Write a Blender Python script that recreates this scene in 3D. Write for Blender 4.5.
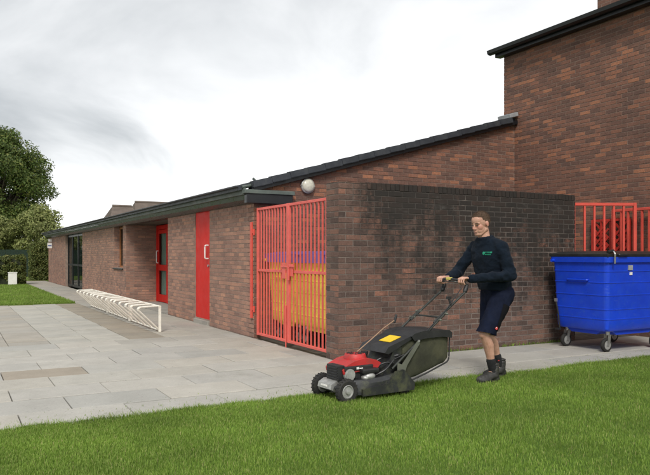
import bpy, bmesh, math, random
import numpy as np
from mathutils import Vector, Matrix, noise
from mathutils.bvhtree import BVHTree

random.seed(7); np.random.seed(7)
R = math.radians
scene = bpy.context.scene
C = scene.collection
for o in list(bpy.data.objects): bpy.data.objects.remove(o)

# ------------------------------------------------------------------ camera
# world axes: +Y runs away along the low building's front, +X runs along the boundary wall
cam = bpy.data.cameras.new('camera'); camo = bpy.data.objects.new('camera', cam); C.objects.link(camo)
camo.location = (0, 0, 1.38)
camo.rotation_euler = (R(90), 0, R(-28.925))
cam.sensor_width = 36.0; cam.lens = 36.0 * 675 / 650
cam.shift_y = 17.5 / 650
cam.clip_end = 3000; cam.clip_start = .05
scene.camera = camo

# ------------------------------------------------------------------ sky, sun, exposure
SUN_EL, SUN_AZ = 44, 214            # degrees; azimuth clockwise from +Y
world = bpy.data.worlds.new('World'); scene.world = world; world.use_nodes = True
wn, wl = world.node_tree.nodes, world.node_tree.links
wn.clear()
def wnode(t, **k):
    n = wn.new(t)
    for a, b in k.items(): setattr(n, a, b)
    return n
def wmath(op, a, b=None, c=None, clamp=False):
    n = wnode('ShaderNodeMath', operation=op, use_clamp=clamp)
    for i, v in enumerate((a, b, c)):
        if v is None: continue
        if isinstance(v, (int, float)): n.inputs[i].default_value = v
        else: wl.new(v, n.inputs[i])
    return n.outputs[0]
tc = wnode('ShaderNodeTexCoord')
sep = wnode('ShaderNodeSeparateXYZ'); wl.new(tc.outputs['Generated'], sep.inputs[0])
dx, dy, dz = sep.outputs
zz = wmath('ADD', wmath('MAXIMUM', dz, 0.0), 0.45)
cmb = wnode('ShaderNodeCombineXYZ')
wl.new(wmath('DIVIDE', dx, zz), cmb.inputs[0]); wl.new(wmath('DIVIDE', dy, zz), cmb.inputs[1])
n1 = wnode('ShaderNodeTexNoise'); n1.inputs['Scale'].default_value = 1.7; n1.inputs['Detail'].default_value = 6; n1.inputs['Roughness'].default_value = .55; n1.inputs['Distortion'].default_value = .5
mp = wnode('ShaderNodeMapping'); mp.inputs['Location'].default_value = (3.3, 1.7, 0.4); mp.inputs['Scale'].default_value = (1.1, 1.1, 1)
wl.new(cmb.outputs[0], mp.inputs[0]); wl.new(mp.outputs[0], n1.inputs['Vector'])
# thick grey cloud in the west of the sky, thin bright cloud in the east and along the horizon
side = wmath('ADD', wmath('MULTIPLY', dx, .8753), wmath('MULTIPLY', dy, -.4837))
def smooth(v, a, b):
    m = wnode('ShaderNodeMapRange', interpolation_type='SMOOTHSTEP')
    wl.new(v, m.inputs['Value']); m.inputs['From Min'].default_value = a; m.inputs['From Max'].default_value = b
    return m.outputs['Result']
nz = wmath('SUBTRACT', n1.outputs['Fac'], .5)
west = smooth(wmath('ADD', wmath('ADD', wmath('MULTIPLY', side, -1.0), wmath('MULTIPLY', wmath('MINIMUM', dz, .4), 1.1)), wmath('MULTIPLY', nz, .6)), -.34, .58)
high = smooth(wmath('ADD', dz, wmath('MULTIPLY', nz, .22)), .06, .20)
thick = wmath('MULTIPLY', west, high)
thick = wmath('MULTIPLY', thick, wmath('ADD', .86, wmath('MULTIPLY', nz, 1.5)), clamp=True)
mixc = wnode('ShaderNodeMixRGB'); wl.new(thick, mixc.inputs[0])
mixc.inputs[1].default_value = (.82, .82, .82, 1); mixc.inputs[2].default_value = (.335, .35, .36, 1)
sky = wnode('ShaderNodeTexSky'); sky.sky_type = 'NISHITA'; sky.sun_disc = False
sky.sun_elevation = R(SUN_EL); sky.sun_rotation = R(SUN_AZ)
bg1 = wnode('ShaderNodeBackground'); bg1.inputs[1].default_value = .1; wl.new(sky.outputs[0], bg1.inputs[0])
bg2 = wnode('ShaderNodeBackground'); bg2.inputs[1].default_value = 1.0; wl.new(mixc.outputs[0], bg2.inputs[0])
ms = wnode('ShaderNodeMixShader'); ms.inputs[0].default_value = .95
wl.new(bg1.outputs[0], ms.inputs[1]); wl.new(bg2.outputs[0], ms.inputs[2])
wo = wnode('ShaderNodeOutputWorld'); wl.new(ms.outputs[0], wo.inputs[0])

sl = bpy.data.lights.new('sun', 'SUN'); so = bpy.data.objects.new('sun', sl); C.objects.link(so)
sl.energy = 1.5; sl.angle = R(15); sl.color = (1, .97, .92)
az, el = R(SUN_AZ), R(SUN_EL)
sdir = Vector((math.sin(az)*math.cos(el), math.cos(az)*math.cos(el), math.sin(el)))
so.rotation_euler = (-sdir).to_track_quat('-Z', 'Y').to_euler(); so.location = sdir*50

vs = scene.view_settings
vs.view_transform = 'Standard'; vs.look = 'None'; vs.exposure = 0.80; vs.gamma = 1; vs.use_curve_mapping = False
scene.render.engine = 'CYCLES'

# ------------------------------------------------------------------ materials
def mat(name):
    m = bpy.data.materials.new(name); m.use_nodes = True
    nt = m.node_tree; return m, nt, nt.nodes['Principled BSDF']
class N:
    def __init__(s, nt): s.nt = nt
    def new(s, t, **k):
        n = s.nt.nodes.new(t)
        for a, b in k.items(): setattr(n, a, b)
        return n
    def link(s, a, b): s.nt.links.new(a, b)
    def math(s, op, a, b=None, clamp=False):
        n = s.new('ShaderNodeMath', operation=op, use_clamp=clamp)
        for i, v in enumerate((a, b)):
            if v is None: continue
            if isinstance(v, (int, float)): n.inputs[i].default_value = v
            else: s.link(v, n.inputs[i])
        return n.outputs[0]
    def noise(s, vec, scale, detail=4, rough=.55, dist=0):
        n = s.new('ShaderNodeTexNoise'); n.inputs['Scale'].default_value = scale
        n.inputs['Detail'].default_value = detail; n.inputs['Roughness'].default_value = rough; n.inputs['Distortion'].default_value = dist
        if vec is not None: s.link(vec, n.inputs['Vector'])
        return n.outputs['Fac']
    def ramp(s, fac, stops, interp='LINEAR'):
        n = s.new('ShaderNodeValToRGB'); s.link(fac, n.inputs[0]); cr = n.color_ramp; cr.interpolation = interp
        while len(cr.elements) < len(stops): cr.elements.new(.5)
        for e, (p, c) in zip(cr.elements, stops):
            e.position = p; e.color = (*c, 1) if len(c) == 3 else c
        return n.outputs[0]
    def mix(s, fac, a, b, blend='MIX'):
        n = s.new('ShaderNodeMixRGB', blend_type=blend)
        for i, v in enumerate((fac, a, b)):
            if isinstance(v, (int, float)): n.inputs[i].default_value = v if i == 0 else (v, v, v, 1)
            elif isinstance(v, tuple): n.inputs[i].default_value = (*v, 1)
            else: s.link(v, n.inputs[i])
        return n.outputs[0]
    def rng(s, v, a, b, c=0., d=1.):
        n = s.new('ShaderNodeMapRange'); s.link(v, n.inputs['Value'])
        for k, x in zip(('From Min', 'From Max', 'To Min', 'To Max'), (a, b, c, d)): n.inputs[k].default_value = x
        return n.outputs['Result']
    def pos(s): return s.new('ShaderNodeNewGeometry').outputs['Position']
    def objc(s): return s.new('ShaderNodeTexCoord').outputs['Object']
    def sepz(s, v):
        n = s.new('ShaderNodeSeparateXYZ'); s.link(v, n.inputs[0]); return n.outputs
    def rand(s):
        a = s.new('ShaderNodeNewGeometry').outputs['Random Per Island']
        b = s.new('ShaderNodeObjectInfo').outputs['Random']
        return s.math('FRACT', s.math('ADD', a, b))
    def scalev(s, v, sc):
        n = s.new('ShaderNodeMapping'); s.link(v, n.inputs[0]); n.inputs['Scale'].default_value = sc; return n.outputs[0]
    def bump(s, h, bsdf, strength=.3, dist=.01):
        n = s.new('ShaderNodeBump'); n.inputs['Strength'].default_value = strength; n.inputs['Distance'].default_value = dist
        s.link(h, n.inputs['Height']); s.link(n.outputs[0], bsdf.inputs['Normal'])

def simple(name, col, rough=.6, metal=0., var=.18, nscale=6, bump=0., bscale=60, dirt=None, spec=None, dirtscale=3., dirtamt=.5, chips=None, scuff=None, sheen=0):
    """paint / plastic / metal with tonal variation and optional dirt patches"""
    m, nt, b = mat(name); n = N(nt); p = n.pos()
    f = n.noise(p, nscale, 5, .6)
    lo = tuple(c*(1-var) for c in col); hi = tuple(min(1, c*(1+var)) for c in col)
    c = n.ramp(f, [(.3, lo), (.7, hi)])
    if dirt:
        d = n.rng(n.noise(p, dirtscale, 7, .7, .3), .5, .72)
        c = n.mix(n.math('MULTIPLY', d, dirtamt), c, dirt)
    if chips:
        c = n.mix(n.rng(n.noise(p, 42, 5, .7), .66, .69), c, chips)
    if scuff:
        sc_ = n.math('MULTIPLY', n.rng(n.noise(n.scalev(p, (3, 3, 22)), 3.0, 6, .75), .58, .72), n.rng(n.noise(p, 2.2, 3), .4, .65))
        c = n.mix(n.math('MULTIPLY', sc_, .6), c, scuff)
    if sheen: b.inputs['Sheen Weight'].default_value = sheen; b.inputs['Sheen Roughness'].default_value = .5
    n.link(c, b.inputs['Base Color'])
    r = n.rng(n.noise(p, nscale*3, 3), .3, .7, max(.03, rough-.1), min(1, rough+.1)); n.link(r, b.inputs['Roughness'])
    b.inputs['Metallic'].default_value = metal
    if spec is not None: b.inputs['Specular IOR Level'].default_value = spec
    if bump: n.bump(n.noise(p, bscale, 4), b, bump, .004)
    return m

def brick_mat(name, stops, stain=0, smear=(.26, .21, .18)):
    m, nt, b = mat(name); n = N(nt); p = n.pos(); r = n.rand()
    c = n.ramp(r, stops)
    g = n.noise(p, 55, 5, .65)
    c = n.mix(.85, c, n.ramp(g, [(.25, (.5, .5, .5)), (.75, (1.35, 1.35, 1.35))]), 'MULTIPLY')
    sm_ = n.rng(n.noise(p, 26, 6, .75), .52, .68)                 # mortar smeared over the faces
    c = n.mix(n.math('MULTIPLY', sm_, .24), c, smear)
    tone = n.noise(n.scalev(p, (1.0, 1.0, 3.0)), 2.4, 4, .6)      # firing batches, banded along the courses
    c = n.mix(.7, c, n.ramp(tone, [(.3, (.8, .82, .85)), (.7, (1.16, 1.12, 1.08))]), 'MULTIPLY')
    big = n.noise(p, .9, 4, .6)
    c = n.mix(.6, c, n.ramp(big, [(.3, (.78, .76, .76)), (.7, (1.18, 1.16, 1.12))]), 'MULTIPLY')
    if stain:
        s = n.sepz(p)
        sm = n.math('ADD', n.math('MULTIPLY', n.noise(n.scalev(p, (1.3, 1.3, 1.0)), 1.35, 6, .66, .5), .6), n.math('MULTIPLY', n.noise(n.scalev(p, (5., 5., .45)), 1.2, 5, .6), .4))
        hgt = n.rng(s[2], .45, 2.1, -.15, .19)
        lft = n.rng(s[0], 4.4, 5.05, -.30, .05)
        rgt = n.rng(s[0], 7.2, 8.8, 0, .04)
        v = n.math('ADD', n.math('ADD', sm, hgt), n.math('ADD', lft, rgt))
        fine = n.noise(p, 16, 5, .7)
        v = n.math('ADD', v, n.math('MULTIPLY', n.math('SUBTRACT', fine, .5), .45))
        st = n.math('MULTIPLY', n.rng(v, .43, .66), stain, True)
        c = n.mix(st, c, (.022, .021, .019))
        grey = n.rng(n.noise(n.scalev(p, (1, 1, 2.2)), 2.1, 5, .7), .58, .74)
        c = n.mix(n.math('MULTIPLY', grey, .22), c, (.24, .23, .21))
    n.link(c, b.inputs['Base Color']); b.inputs['Roughness'].default_value = .9; b.inputs['Specular IOR Level'].default_value = .25
    n.bump(n.noise(p, 120, 5, .7), b, .5, .004)
    return m
BR_FACADE = [(0, (.235, .147, .117)), (.3, (.295, .178, .138)), (.6, (.335, .197, .149)), (.85, (.375, .214, .156)), (1, (.43, .238, .165))]
BR_WALL   = [(0, (.085, .06, .051)), (.3, (.13, .084, .069)), (.65, (.165, .10, .079)), (.92, (.205, .113, .084)), (1, (.30, .145, .10))]
BR_TALL   = [(0, (.135, .08, .064)), (.35, (.172, .093, .07)), (.65, (.205, .104, .074)), (.86, (.25, .118, .079)), (.96, (.32, .145, .086)), (1, (.36, .162, .095))]
M = {}
M['brick_facade'] = brick_mat('brick_facade', BR_FACADE)
M['brick_wall'] = brick_mat('brick_wall', BR_WALL, stain=.9)
M['brick_tall'] = brick_mat('brick_tall', BR_TALL)
def mortar_mat(name, col, stain=0):
    m, nt, b = mat(name); n = N(nt); p = n.pos()
    c = n.ramp(n.noise(p, 9, 6, .7), [(.25, tuple(x*.6 for x in col)), (.75, tuple(x*1.2 for x in col))])
    if stain:
        s = n.sepz(p)
        v = n.math('ADD', n.noise(p, 1.35, 6, .66, .5), n.math('ADD', n.rng(s[2], .5, 2.2, -.17, .19), n.rng(s[0], 4.4, 5.05, -.30, .05)))
        c = n.mix(n.math('MULTIPLY', n.rng(n.math('ADD', v, n.math('MULTIPLY', n.math('SUBTRACT', n.noise(p, 5, 5, .7), .5), .5)), .40, .66), stain), c, (.035, .033, .03))
    n.link(c, b.inputs['Base Color']); b.inputs['Roughness'].default_value = .95
    n.bump(n.noise(p, 150, 4, .7), b, .5, .004)
    return m
M['mortar'] = mortar_mat('mortar', (.30, .22, .175))
M['mortar_wall'] = mortar_mat('mortar_wall', (.20, .162, .138), .78)
M['mortar_tall'] = mortar_mat('mortar_tall', (.235, .16, .125))

def slab_mat():
    m, nt, b = mat('paving_slab'); n = N(nt); p = n.pos()
    r = n.new('ShaderNodeObjectInfo').outputs['Random']
    oc = n.new('ShaderNodeObjectInfo').outputs['Color']
    c = n.ramp(r, [(0, (.355, .345, .318)), (.4, (.385, .372, .34)), (.75, (.40, .384, .348)), (1, (.412, .39, .345))])
    c = n.mix(1, c, oc, 'MULTIPLY')
    c = n.mix(.55, c, n.ramp(n.noise(p, 2.2, 7, .7, .3), [(.28, (.72, .71, .68)), (.72, (1.16, 1.15, 1.13))]), 'MULTIPLY')
    c = n.mix(.6, c, n.ramp(n.noise(p, 60, 5, .7), [(.3, (.8, .8, .8)), (.7, (1.15, 1.15, 1.15))]), 'MULTIPLY')
    sp = n.rng(n.noise(p, 7, 6, .75), .62, .72); c = n.mix(n.math('MULTIPLY', sp, .4), c, (.17, .155, .13))
    gum = n.rng(n.noise(p, 30, 2, .4), .71, .74); c = n.mix(n.math('MULTIPLY', gum, .5), c, (.10, .095, .085))
    moss = n.rng(n.noise(p, 1.1, 6, .7, .6), .60, .74); c = n.mix(n.math('MULTIPLY', moss, .35), c, (.16, .165, .11))
    n.link(c, b.inputs['Base Color']); b.inputs['Roughness'].default_value = .82; b.inputs['Specular IOR Level'].default_value = .35
    n.bump(n.noise(p, 45, 6, .7), b, .35, .006)
    return m
M['slab'] = slab_mat()
M['joint'] = simple('joint_soil', (.11, .10, .08), .95, var=.5, nscale=8, bump=.6)
M['concrete'] = simple('concrete', (.30, .28, .245), .88, var=.2, nscale=4, bump=.4, dirt=(.13, .12, .1))
M['soil'] = simple('soil', (.095, .075, .05), .95, var=.4, nscale=25, bump=.8, bscale=90)
def lawn_mat(name, a, bcol):
    m, nt, b = mat(name); n = N(nt); p = n.pos()
    c = n.ramp(n.noise(p, 1.3, 6, .65), [(.3, a), (.7, bcol)])
    c = n.mix(.7, c, n.ramp(n.noise(p, 70, 4, .8), [(.3, (.5, .5, .5)), (.7, (1.4, 1.4, 1.3))]), 'MULTIPLY')
    n.link(c, b.inputs['Base Color']); b.inputs['Roughness'].default_value = .95; b.inputs['Specular IOR Level'].default_value = .1
    n.bump(n.noise(p, 80, 4, .8), b, .9, .03)
    return m
M['lawn'] = lawn_mat('lawn_soil', (.10, .175, .032), (.14, .23, .045))
M['far_lawn'] = lawn_mat('far_lawn', (.11, .17, .032), (.16, .215, .05))
M['terrain'] = lawn_mat('terrain', (.06, .09, .03), (.09, .12, .04))
def leaf_mat(name, stops, trans=.25, gscale=.6, lo=.75, hi=1.25, rough=.55):
    m, nt, b = mat(name); n = N(nt); p = n.pos()
    r = n.new('ShaderNodeNewGeometry').outputs['Random Per Island']
    c = n.ramp(r, stops)
    c = n.mix(.9, c, n.ramp(n.noise(p, gscale, 4, .6), [(.3, (lo,)*3), (.7, (hi, hi, hi*.92))]), 'MULTIPLY')
    n.link(c, b.inputs['Base Color']); b.inputs['Roughness'].default_value = rough; b.inputs['Specular IOR Level'].default_value = .25
    t = n.new('ShaderNodeBsdfTranslucent'); n.link(c, t.inputs[0])
    mx = n.new('ShaderNodeMixShader'); mx.inputs[0].default_value = trans
    n.link(b.outputs[0], mx.inputs[1]); n.link(t.outputs[0], mx.inputs[2])
    n.link(mx.outputs[0], nt.nodes['Material Output'].inputs[0])
    return m
M['grass'] = leaf_mat('grass_blades', [(0, (.15, .25, .036)), (.4, (.20, .315, .052)), (.75, (.245, .36, .068)), (.93, (.31, .40, .10)), (1, (.44, .40, .19))], .35, 1.1, .66, 1.25)
M['leaf_dark'] = leaf_mat('leaf_dark', [(0, (.05, .08, .022)), (.5, (.08, .12, .03)), (.85, (.125, .16, .04)), (1, (.19, .19, .055))], .25, .45, .7, 1.4)
M['leaf_light'] = leaf_mat('leaf_light', [(0, (.13, .16, .05)), (.5, (.19, .215, .07)), (1, (.27, .28, .11))], .25, .8)
M['leaf_hedge'] = leaf_mat('leaf_hedge', [(0, (.06, .08, .022)), (.5, (.10, .125, .035)), (.9, (.155, .165, .05)), (1, (.21, .19, .07))], .2, 1.2)
M['bark'] = simple('bark', (.085, .068, .05), .95, var=.4, nscale=10, bump=.9, bscale=25)
M['hedge_core'] = simple('hedge_twigs', (.02, .025, .01), 1, var=.4)
M['red_door'] = simple('red_door_paint', (.54, .018, .012), .6, var=.08, nscale=2, dirt=(.30, .03, .022), dirtamt=.3, spec=.2, chips=(.25, .05, .04))
M['gate_paint'] = simple('gate_paint', (.68, .125, .10), .5, var=.1, nscale=5, bump=.15, dirt=(.42, .10, .08), dirtscale=9, dirtamt=.55, chips=(.20, .07, .04), spec=.3)
M['gate_paint2'] = simple('gate_paint_bright', (.62, .085, .06), .5, var=.12, nscale=5, bump=.15, dirt=(.36, .08, .06), dirtscale=9, dirtamt=.55, chips=(.16, .06, .04), spec=.3)
M['crate_red'] = simple('crate_red', (.42, .03, .02), .5, var=.2)
M['fascia_grey'] = simple('fascia_grey', (.085, .105, .092), .6, var=.3, nscale=3, dirt=(.17, .175, .15), dirtscale=2.5, dirtamt=.7, bump=.2)
M['fascia_dark'] = simple('fascia_dark_gloss', (.014, .022, .019), .32, var=.4, nscale=3, dirt=(.05, .055, .048), dirtscale=2.)
M['black_paint'] = simple('black_paint', (.008, .009, .011), .4, var=.3, nscale=3)
M['roof_tile'] = simple('roof_tile', (.03, .035, .043), .55, var=.3, nscale=5, dirt=(.075, .078, .07), dirtscale=5, bump=.3)
M['lead'] = simple('lead_flashing', (.36, .37, .38), .5, .2, var=.2)
M['brown_tile'] = simple('brown_tile', (.11, .085, .068), .8, var=.25, nscale=2)
M['white_paint'] = simple('white_paint', (.78, .74, .65), .45, var=.06, nscale=8, dirt=(.42, .33, .22), dirtscale=14, dirtamt=.55)
M['white'] = simple('white_plastic', (.75, .73, .69), .5, var=.06)
M['soffit'] = simple('soffit_board', (.085, .07, .055), .8, var=.2)
M['dark_frame'] = simple('dark_window_frame', (.012, .013, .013), .4, var=.3)
M['wood'] = simple('orange_wood', (.33, .13, .045), .55, var=.25, nscale=12)
M['curtain'] = simple('curtain', (.62, .63, .62), .9, var=.1)
M['interior'] = simple('dark_interior', (.02, .02, .02), .9)
M['blue'] = simple('blue_plastic', (.006, .05, .55), .36, var=.14, nscale=2.5, dirt=(.02, .09, .45), dirtscale=12, dirtamt=.35, bump=.2, bscale=9, scuff=(.12, .2, .55), chips=(.05, .14, .45))
M['bin_yellow'] = simple('yellow_plastic', (.85, .69, .10), .45, var=.1, dirt=(.5, .27, .03), dirtscale=8, dirtamt=.4)
M['bin_purple'] = simple('purple_plastic', (.15, .12, .38), .4, var=.12)
M['black_plastic'] = simple('black_plastic', (.014, .014, .015), .5, var=.25, dirt=(.05, .047, .04), dirtscale=10, dirtamt=.4, bump=.15)
M['lid_black'] = simple('lid_black', (.016, .017, .017), .42, var=.2, dirt=(.045, .05, .045), dirtscale=4, dirtamt=.5)
M['rubber'] = simple('rubber', (.016, .015, .014), .8, var=.3, dirt=(.06, .055, .035), dirtscale=18, bump=.4)
M['steel'] = simple('steel', (.45, .45, .44), .4, .8, var=.2, dirt=(.2, .17, .13), dirtscale=15)
M['alloy'] = simple('cast_alloy', (.40, .40, .38), .5, .5, var=.25, nscale=15, dirt=(.15, .13, .1), dirtscale=12)
M['mower_red'] = simple('mower_red', (.44, .022, .022), .5, var=.2, dirt=(.16, .06, .045), dirtscale=11, dirtamt=.75, chips=(.2, .1, .08))
M['deck_grey'] = simple('deck_dark', (.026, .027, .028), .42, .2, var=.3, dirt=(.11, .115, .06), dirtscale=7, dirtamt=.8, bump=.2, chips=(.16, .17, .09))
M['handle_tube'] = simple('handle_tube', (.035, .038, .034), .38, .4, var=.3, dirt=(.12, .12, .1), dirtscale=20, dirtamt=.5)
M['olive'] = simple('olive_bracket', (.14, .145, .115), .5, .3, var=.2)
M['bag'] = simple('bag_mesh', (.042, .043, .024), .92, var=.45, nscale=4, bump=.9, bscale=220, dirt=(.105, .10, .05), dirtscale=3, dirtamt=.7)
M['yellow_label'] = simple('yellow_label', (.75, .50, .02), .5, var=.06)
M['cord'] = simple('cord', (.30, .19, .12), .8)
M['jumper'] = simple('navy_jumper', (.006, .0105, .018), .95, var=.25, nscale=12, bump=.5, bscale=350, spec=.12, sheen=.03)
M['shorts'] = simple('navy_shorts', (.006, .009, .022), .9, var=.25, nscale=10, bump=.5, bscale=300, spec=.15)
M['pocket'] = simple('black_panel', (.006, .006, .008), .9, var=.3, spec=.15)
M['boot'] = simple('boot_leather', (.028, .027, .025), .55, var=.4, nscale=20, dirt=(.09, .085, .06), dirtscale=14, dirtamt=.7, bump=.3)
M['sock'] = simple('black_sock', (.01, .01, .011), .95, bump=.5, bscale=300)
M['sock_red'] = simple('sock_red', (.4, .03, .03), .9)
M['green_print'] = simple('green_embroidery', (.01, .26, .15), .7, var=.1)
M['red_print'] = simple('red_emblem', (.62, .05, .05), .7, var=.1)
M['lamp_glass'] = simple('opal_glass', (.55, .53, .44), .25, var=.15, nscale=25)
M['fence_green'] = simple('fence_green', (.009, .022, .013), .9, var=.2)
M['sign_blue'] = simple('sign_blue', (.06, .1, .3), .5)
def glass_mat(nm, fac):
    m, nt, b = mat(nm); n = N(nt)
    b.inputs['Base Color'].default_value = (.01, .014, .012, 1); b.inputs['Roughness'].default_value = .03
    b.inputs['Specular IOR Level'].default_value = .9
    t = n.new('ShaderNodeBsdfTransparent'); t.inputs[0].default_value = (.75, .82, .78, 1)
    mx = n.new('ShaderNodeMixShader'); mx.inputs[0].default_value = fac
    n.link(t.outputs[0], mx.inputs[1]); n.link(b.outputs[0], mx.inputs[2]); n.link(mx.outputs[0], nt.nodes['Material Output'].inputs[0])
    return m
M['glass'] = glass_mat('window_glass', .5); M['glass_clear'] = glass_mat('door_glass', .12)
FLUSH = [((-.22, -.035, 1.683), .05, .45), ((-.22, .065, 1.683), .05, .45), ((-.27, .015, 1.673), .03, .5), ((-.145, -.08, 1.718), .04, .5), ((-.145, .10, 1.718), .04, .5)]
def skin_mat():
    m, nt, b = mat('skin'); n = N(nt); p = n.pos()
    c = n.ramp(n.noise(p, 18, 4, .6), [(.3, (.42, .225, .155)), (.7, (.56, .33, .24))])
    oc = n.objc()                                            # ruddier cheeks, nose and ears; coordinates from the man's base
    for q, r_, k_ in FLUSH:
        dn = n.new('ShaderNodeVectorMath', operation='DISTANCE'); n.link(oc, dn.inputs[0]); dn.inputs[1].default_value = q
        c = n.mix(n.math('MULTIPLY', n.rng(dn.outputs['Value'], r_, r_*.3), k_, True), c, (.50, .19, .145))
    c = n.mix(.4, c, n.ramp(n.noise(p, 140, 4, .7), [(.3, (.75, .72, .7)), (.7, (1.2, 1.2, 1.2))]), 'MULTIPLY')
    n.link(c, b.inputs['Base Color']); b.inputs['Roughness'].default_value = .55
    b.inputs['Subsurface Weight'].default_value = .12; b.inputs['Subsurface Radius'].default_value = (.01, .004, .002)
    return m
M['skin'] = skin_mat()
M['hair'] = simple('short_hair', (.10, .06, .036), .85, var=.35, nscale=60, bump=.8, bscale=400)
M['eye'] = simple('eye', (.045, .04, .035), .25)
M['lips'] = simple('lips', (.40, .17, .14), .5)

# ------------------------------------------------------------------ mesh helpers
WM = {}                                             # world matrix of every parent at build time
def link(o): C.objects.link(o); return o
def tag(o, label=None, cat=None, group=None, kind=None):
    if label: o['label'] = label
    if cat: o['category'] = cat
    if group: o['group'] = group
    if kind: o['kind'] = kind
    return o
def empty(name, loc=(0, 0, 0), rotz=0, label=None, cat=None, group=None):
    o = link(bpy.data.objects.new(name, None)); o.location = loc; o.rotation_euler = (0, 0, rotz); o.empty_display_size = .1
    WM[o.name] = Matrix.Translation(loc) @ Matrix.Rotation(rotz, 4, 'Z')
    return tag(o, label, cat, group)
def put(name, me, m, parent=None, local=False, smooth=False):
    """link mesh as an object; mesh authored in world space unless local"""
    o = link(bpy.data.objects.new(name, me))
    if m is not None: me.materials.clear(); me.materials.append(M[m] if isinstance(m, str) else m)
    if parent is not None:
        o.parent = parent; W = WM[parent.name]
        if not local: me.transform(W.inverted())
        WM[o.name] = W
    else: WM[o.name] = Matrix.Identity(4)
    me.polygons.foreach_set('use_smooth', np.full(len(me.polygons), bool(smooth)))
    return o
def B(): return bmesh.new()
def done(name, bm, m, parent=None, local=False, smooth=False, bevel=0, seg=2, angle=35):
    if bevel:
        es = [e for e in bm.edges if len(e.link_faces) == 2 and e.calc_face_angle(0) > R(angle)]
        if es: bmesh.ops.bevel(bm, geom=es, offset=bevel, segments=seg, affect='EDGES', profile=.6, clamp_overlap=True)
    bmesh.ops.recalc_face_normals(bm, faces=bm.faces)
    me = bpy.data.meshes.new(name); bm.to_mesh(me); bm.free()
    o = put(name, me, m, parent, local, smooth)
    if smooth:
        try: me.set_sharp_from_angle(angle=R(38))
        except Exception: pass
    return o
def box(bm, x0, x1, y0, y1, z0, z1, mtx=None):
    r = bmesh.ops.create_cube(bm, size=1)
    T = Matrix.Translation(((x0+x1)/2, (y0+y1)/2, (z0+z1)/2)) @ Matrix.Diagonal((abs(x1-x0), abs(y1-y0), abs(z1-z0), 1))
    if mtx is not None: T = mtx @ T
    bmesh.ops.transform(bm, matrix=T, verts=r['verts']); return r['verts']
def frame_to(d, up=Vector((0, 0, 1))):
    d = Vector(d).normalized()
    if abs(d.dot(up)) > .98: up = Vector((1, 0, 0))
    x = d.cross(up).normalized(); y = x.cross(d).normalized()
    return Matrix((x, y, d)).transposed()
def cyl(bm, p0, p1, r0, r1=None, seg=12):
    r1 = r0 if r1 is None else r1
    p0, p1 = Vector(p0), Vector(p1); d = p1-p0
    r = bmesh.ops.create_cone(bm, segments=seg, radius1=r0, radius2=max(r1, 1e-4), depth=d.length, cap_ends=True)
    bmesh.ops.transform(bm, matrix=Matrix.Translation((p0+p1)/2) @ frame_to(d).to_4x4(), verts=r['verts']); return r['verts']
def tube(bm, pts, r, seg=8, closed=False):
    pts = [Vector(p) for p in pts]; rings = []; n = len(pts)
    rr = r if isinstance(r, (list, tuple)) else [r]*n
    for i, p in enumerate(pts):
        a = pts[max(0, i-1)]; b = pts[min(n-1, i+1)]
        Mx = frame_to(b-a)
        rings.append([bm.verts.new(p + Mx @ Vector((math.cos(k*2*math.pi/seg)*rr[i], math.sin(k*2*math.pi/seg)*rr[i], 0))) for k in range(seg)])
    for a, b in zip(rings, rings[1:]):
        for k in range(seg): bm.faces.new((a[k], a[(k+1) % seg], b[(k+1) % seg], b[k]))
    bm.faces.new(rings[0][::-1]); bm.faces.new(rings[-1])
def smooth_path(pts, rad=.05, n=5):
    """round the corners of a polyline"""
    pts = [Vector(p) for p in pts]; out = [pts[0]]
    for a, b, c in zip(pts, pts[1:], pts[2:]):
        r1 = min(rad, (a-b).length*.45, (c-b).length*.45)
        s = b+(a-b).normalized()*r1; e = b+(c-b).normalized()*r1
        for i in range(n+1):
            t = i/n; out.append(s*(1-t)**2+b*2*t*(1-t)+e*t*t)
    return out+[pts[-1]]
def prism(bm, prof, y0, y1, axis='Y'):
    """extrude an (a, z) profile along an axis"""
    f = (lambda a, z, y: (a, y, z)) if axis == 'Y' else (lambda a, z, y: (y, a, z))
    A = [bm.verts.new(f(a, z, y0)) for a, z in prof]; Bv = [bm.verts.new(f(a, z, y1)) for a, z in prof]
    bm.faces.new(A); bm.faces.new(Bv[::-1]); n = len(prof)
    for i in range(n): bm.faces.new((A[i], Bv[i], Bv[(i+1) % n], A[(i+1) % n]))
def lathe(bm, prof, c, axis, seg=24, ring=False):
    """prof = (radius, offset along axis)"""
    Mx = frame_to(axis); c = Vector(c); rings = []
    for r, h in prof:
        rings.append([bm.verts.new(c + Mx @ Vector((math.cos(k*2*math.pi/seg)*max(r, 1e-4), math.sin(k*2*math.pi/seg)*max(r, 1e-4), h))) for k in range(seg)])
    for a, b in zip(rings, rings[1:]):
        for k in range(seg): bm.faces.new((a[k], a[(k+1) % seg], b[(k+1) % seg], b[k]))
    if ring:
        for k in range(seg): bm.faces.new((rings[-1][k], rings[-1][(k+1) % seg], rings[0][(k+1) % seg], rings[0][k]))
    else: bm.faces.new(rings[0][::-1]); bm.faces.new(rings[-1])
def ell(bm, c, r, rot=None, seg=20):
    q = bmesh.ops.create_uvsphere(bm, u_segments=seg, v_segments=max(8, seg//2+2), radius=1)
    T = Matrix.Translation(c) @ (rot.to_4x4() if rot is not None else Matrix.Identity(4)) @ Matrix.Diagonal((*r, 1))
    bmesh.ops.transform(bm, matrix=T, verts=q['verts']); return q['verts']
def capsule(bm, p0, r0, p1, r1, seg=14):
    cyl(bm, p0, p1, r0, r1, seg); ell(bm, p0, (r0,)*3, seg=seg); ell(bm, p1, (r1,)*3, seg=seg)
def chain(bm, pts):
    for (p0, r0), (p1, r1) in zip(pts, pts[1:]): capsule(bm, p0, r0, p1, r1)
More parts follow.
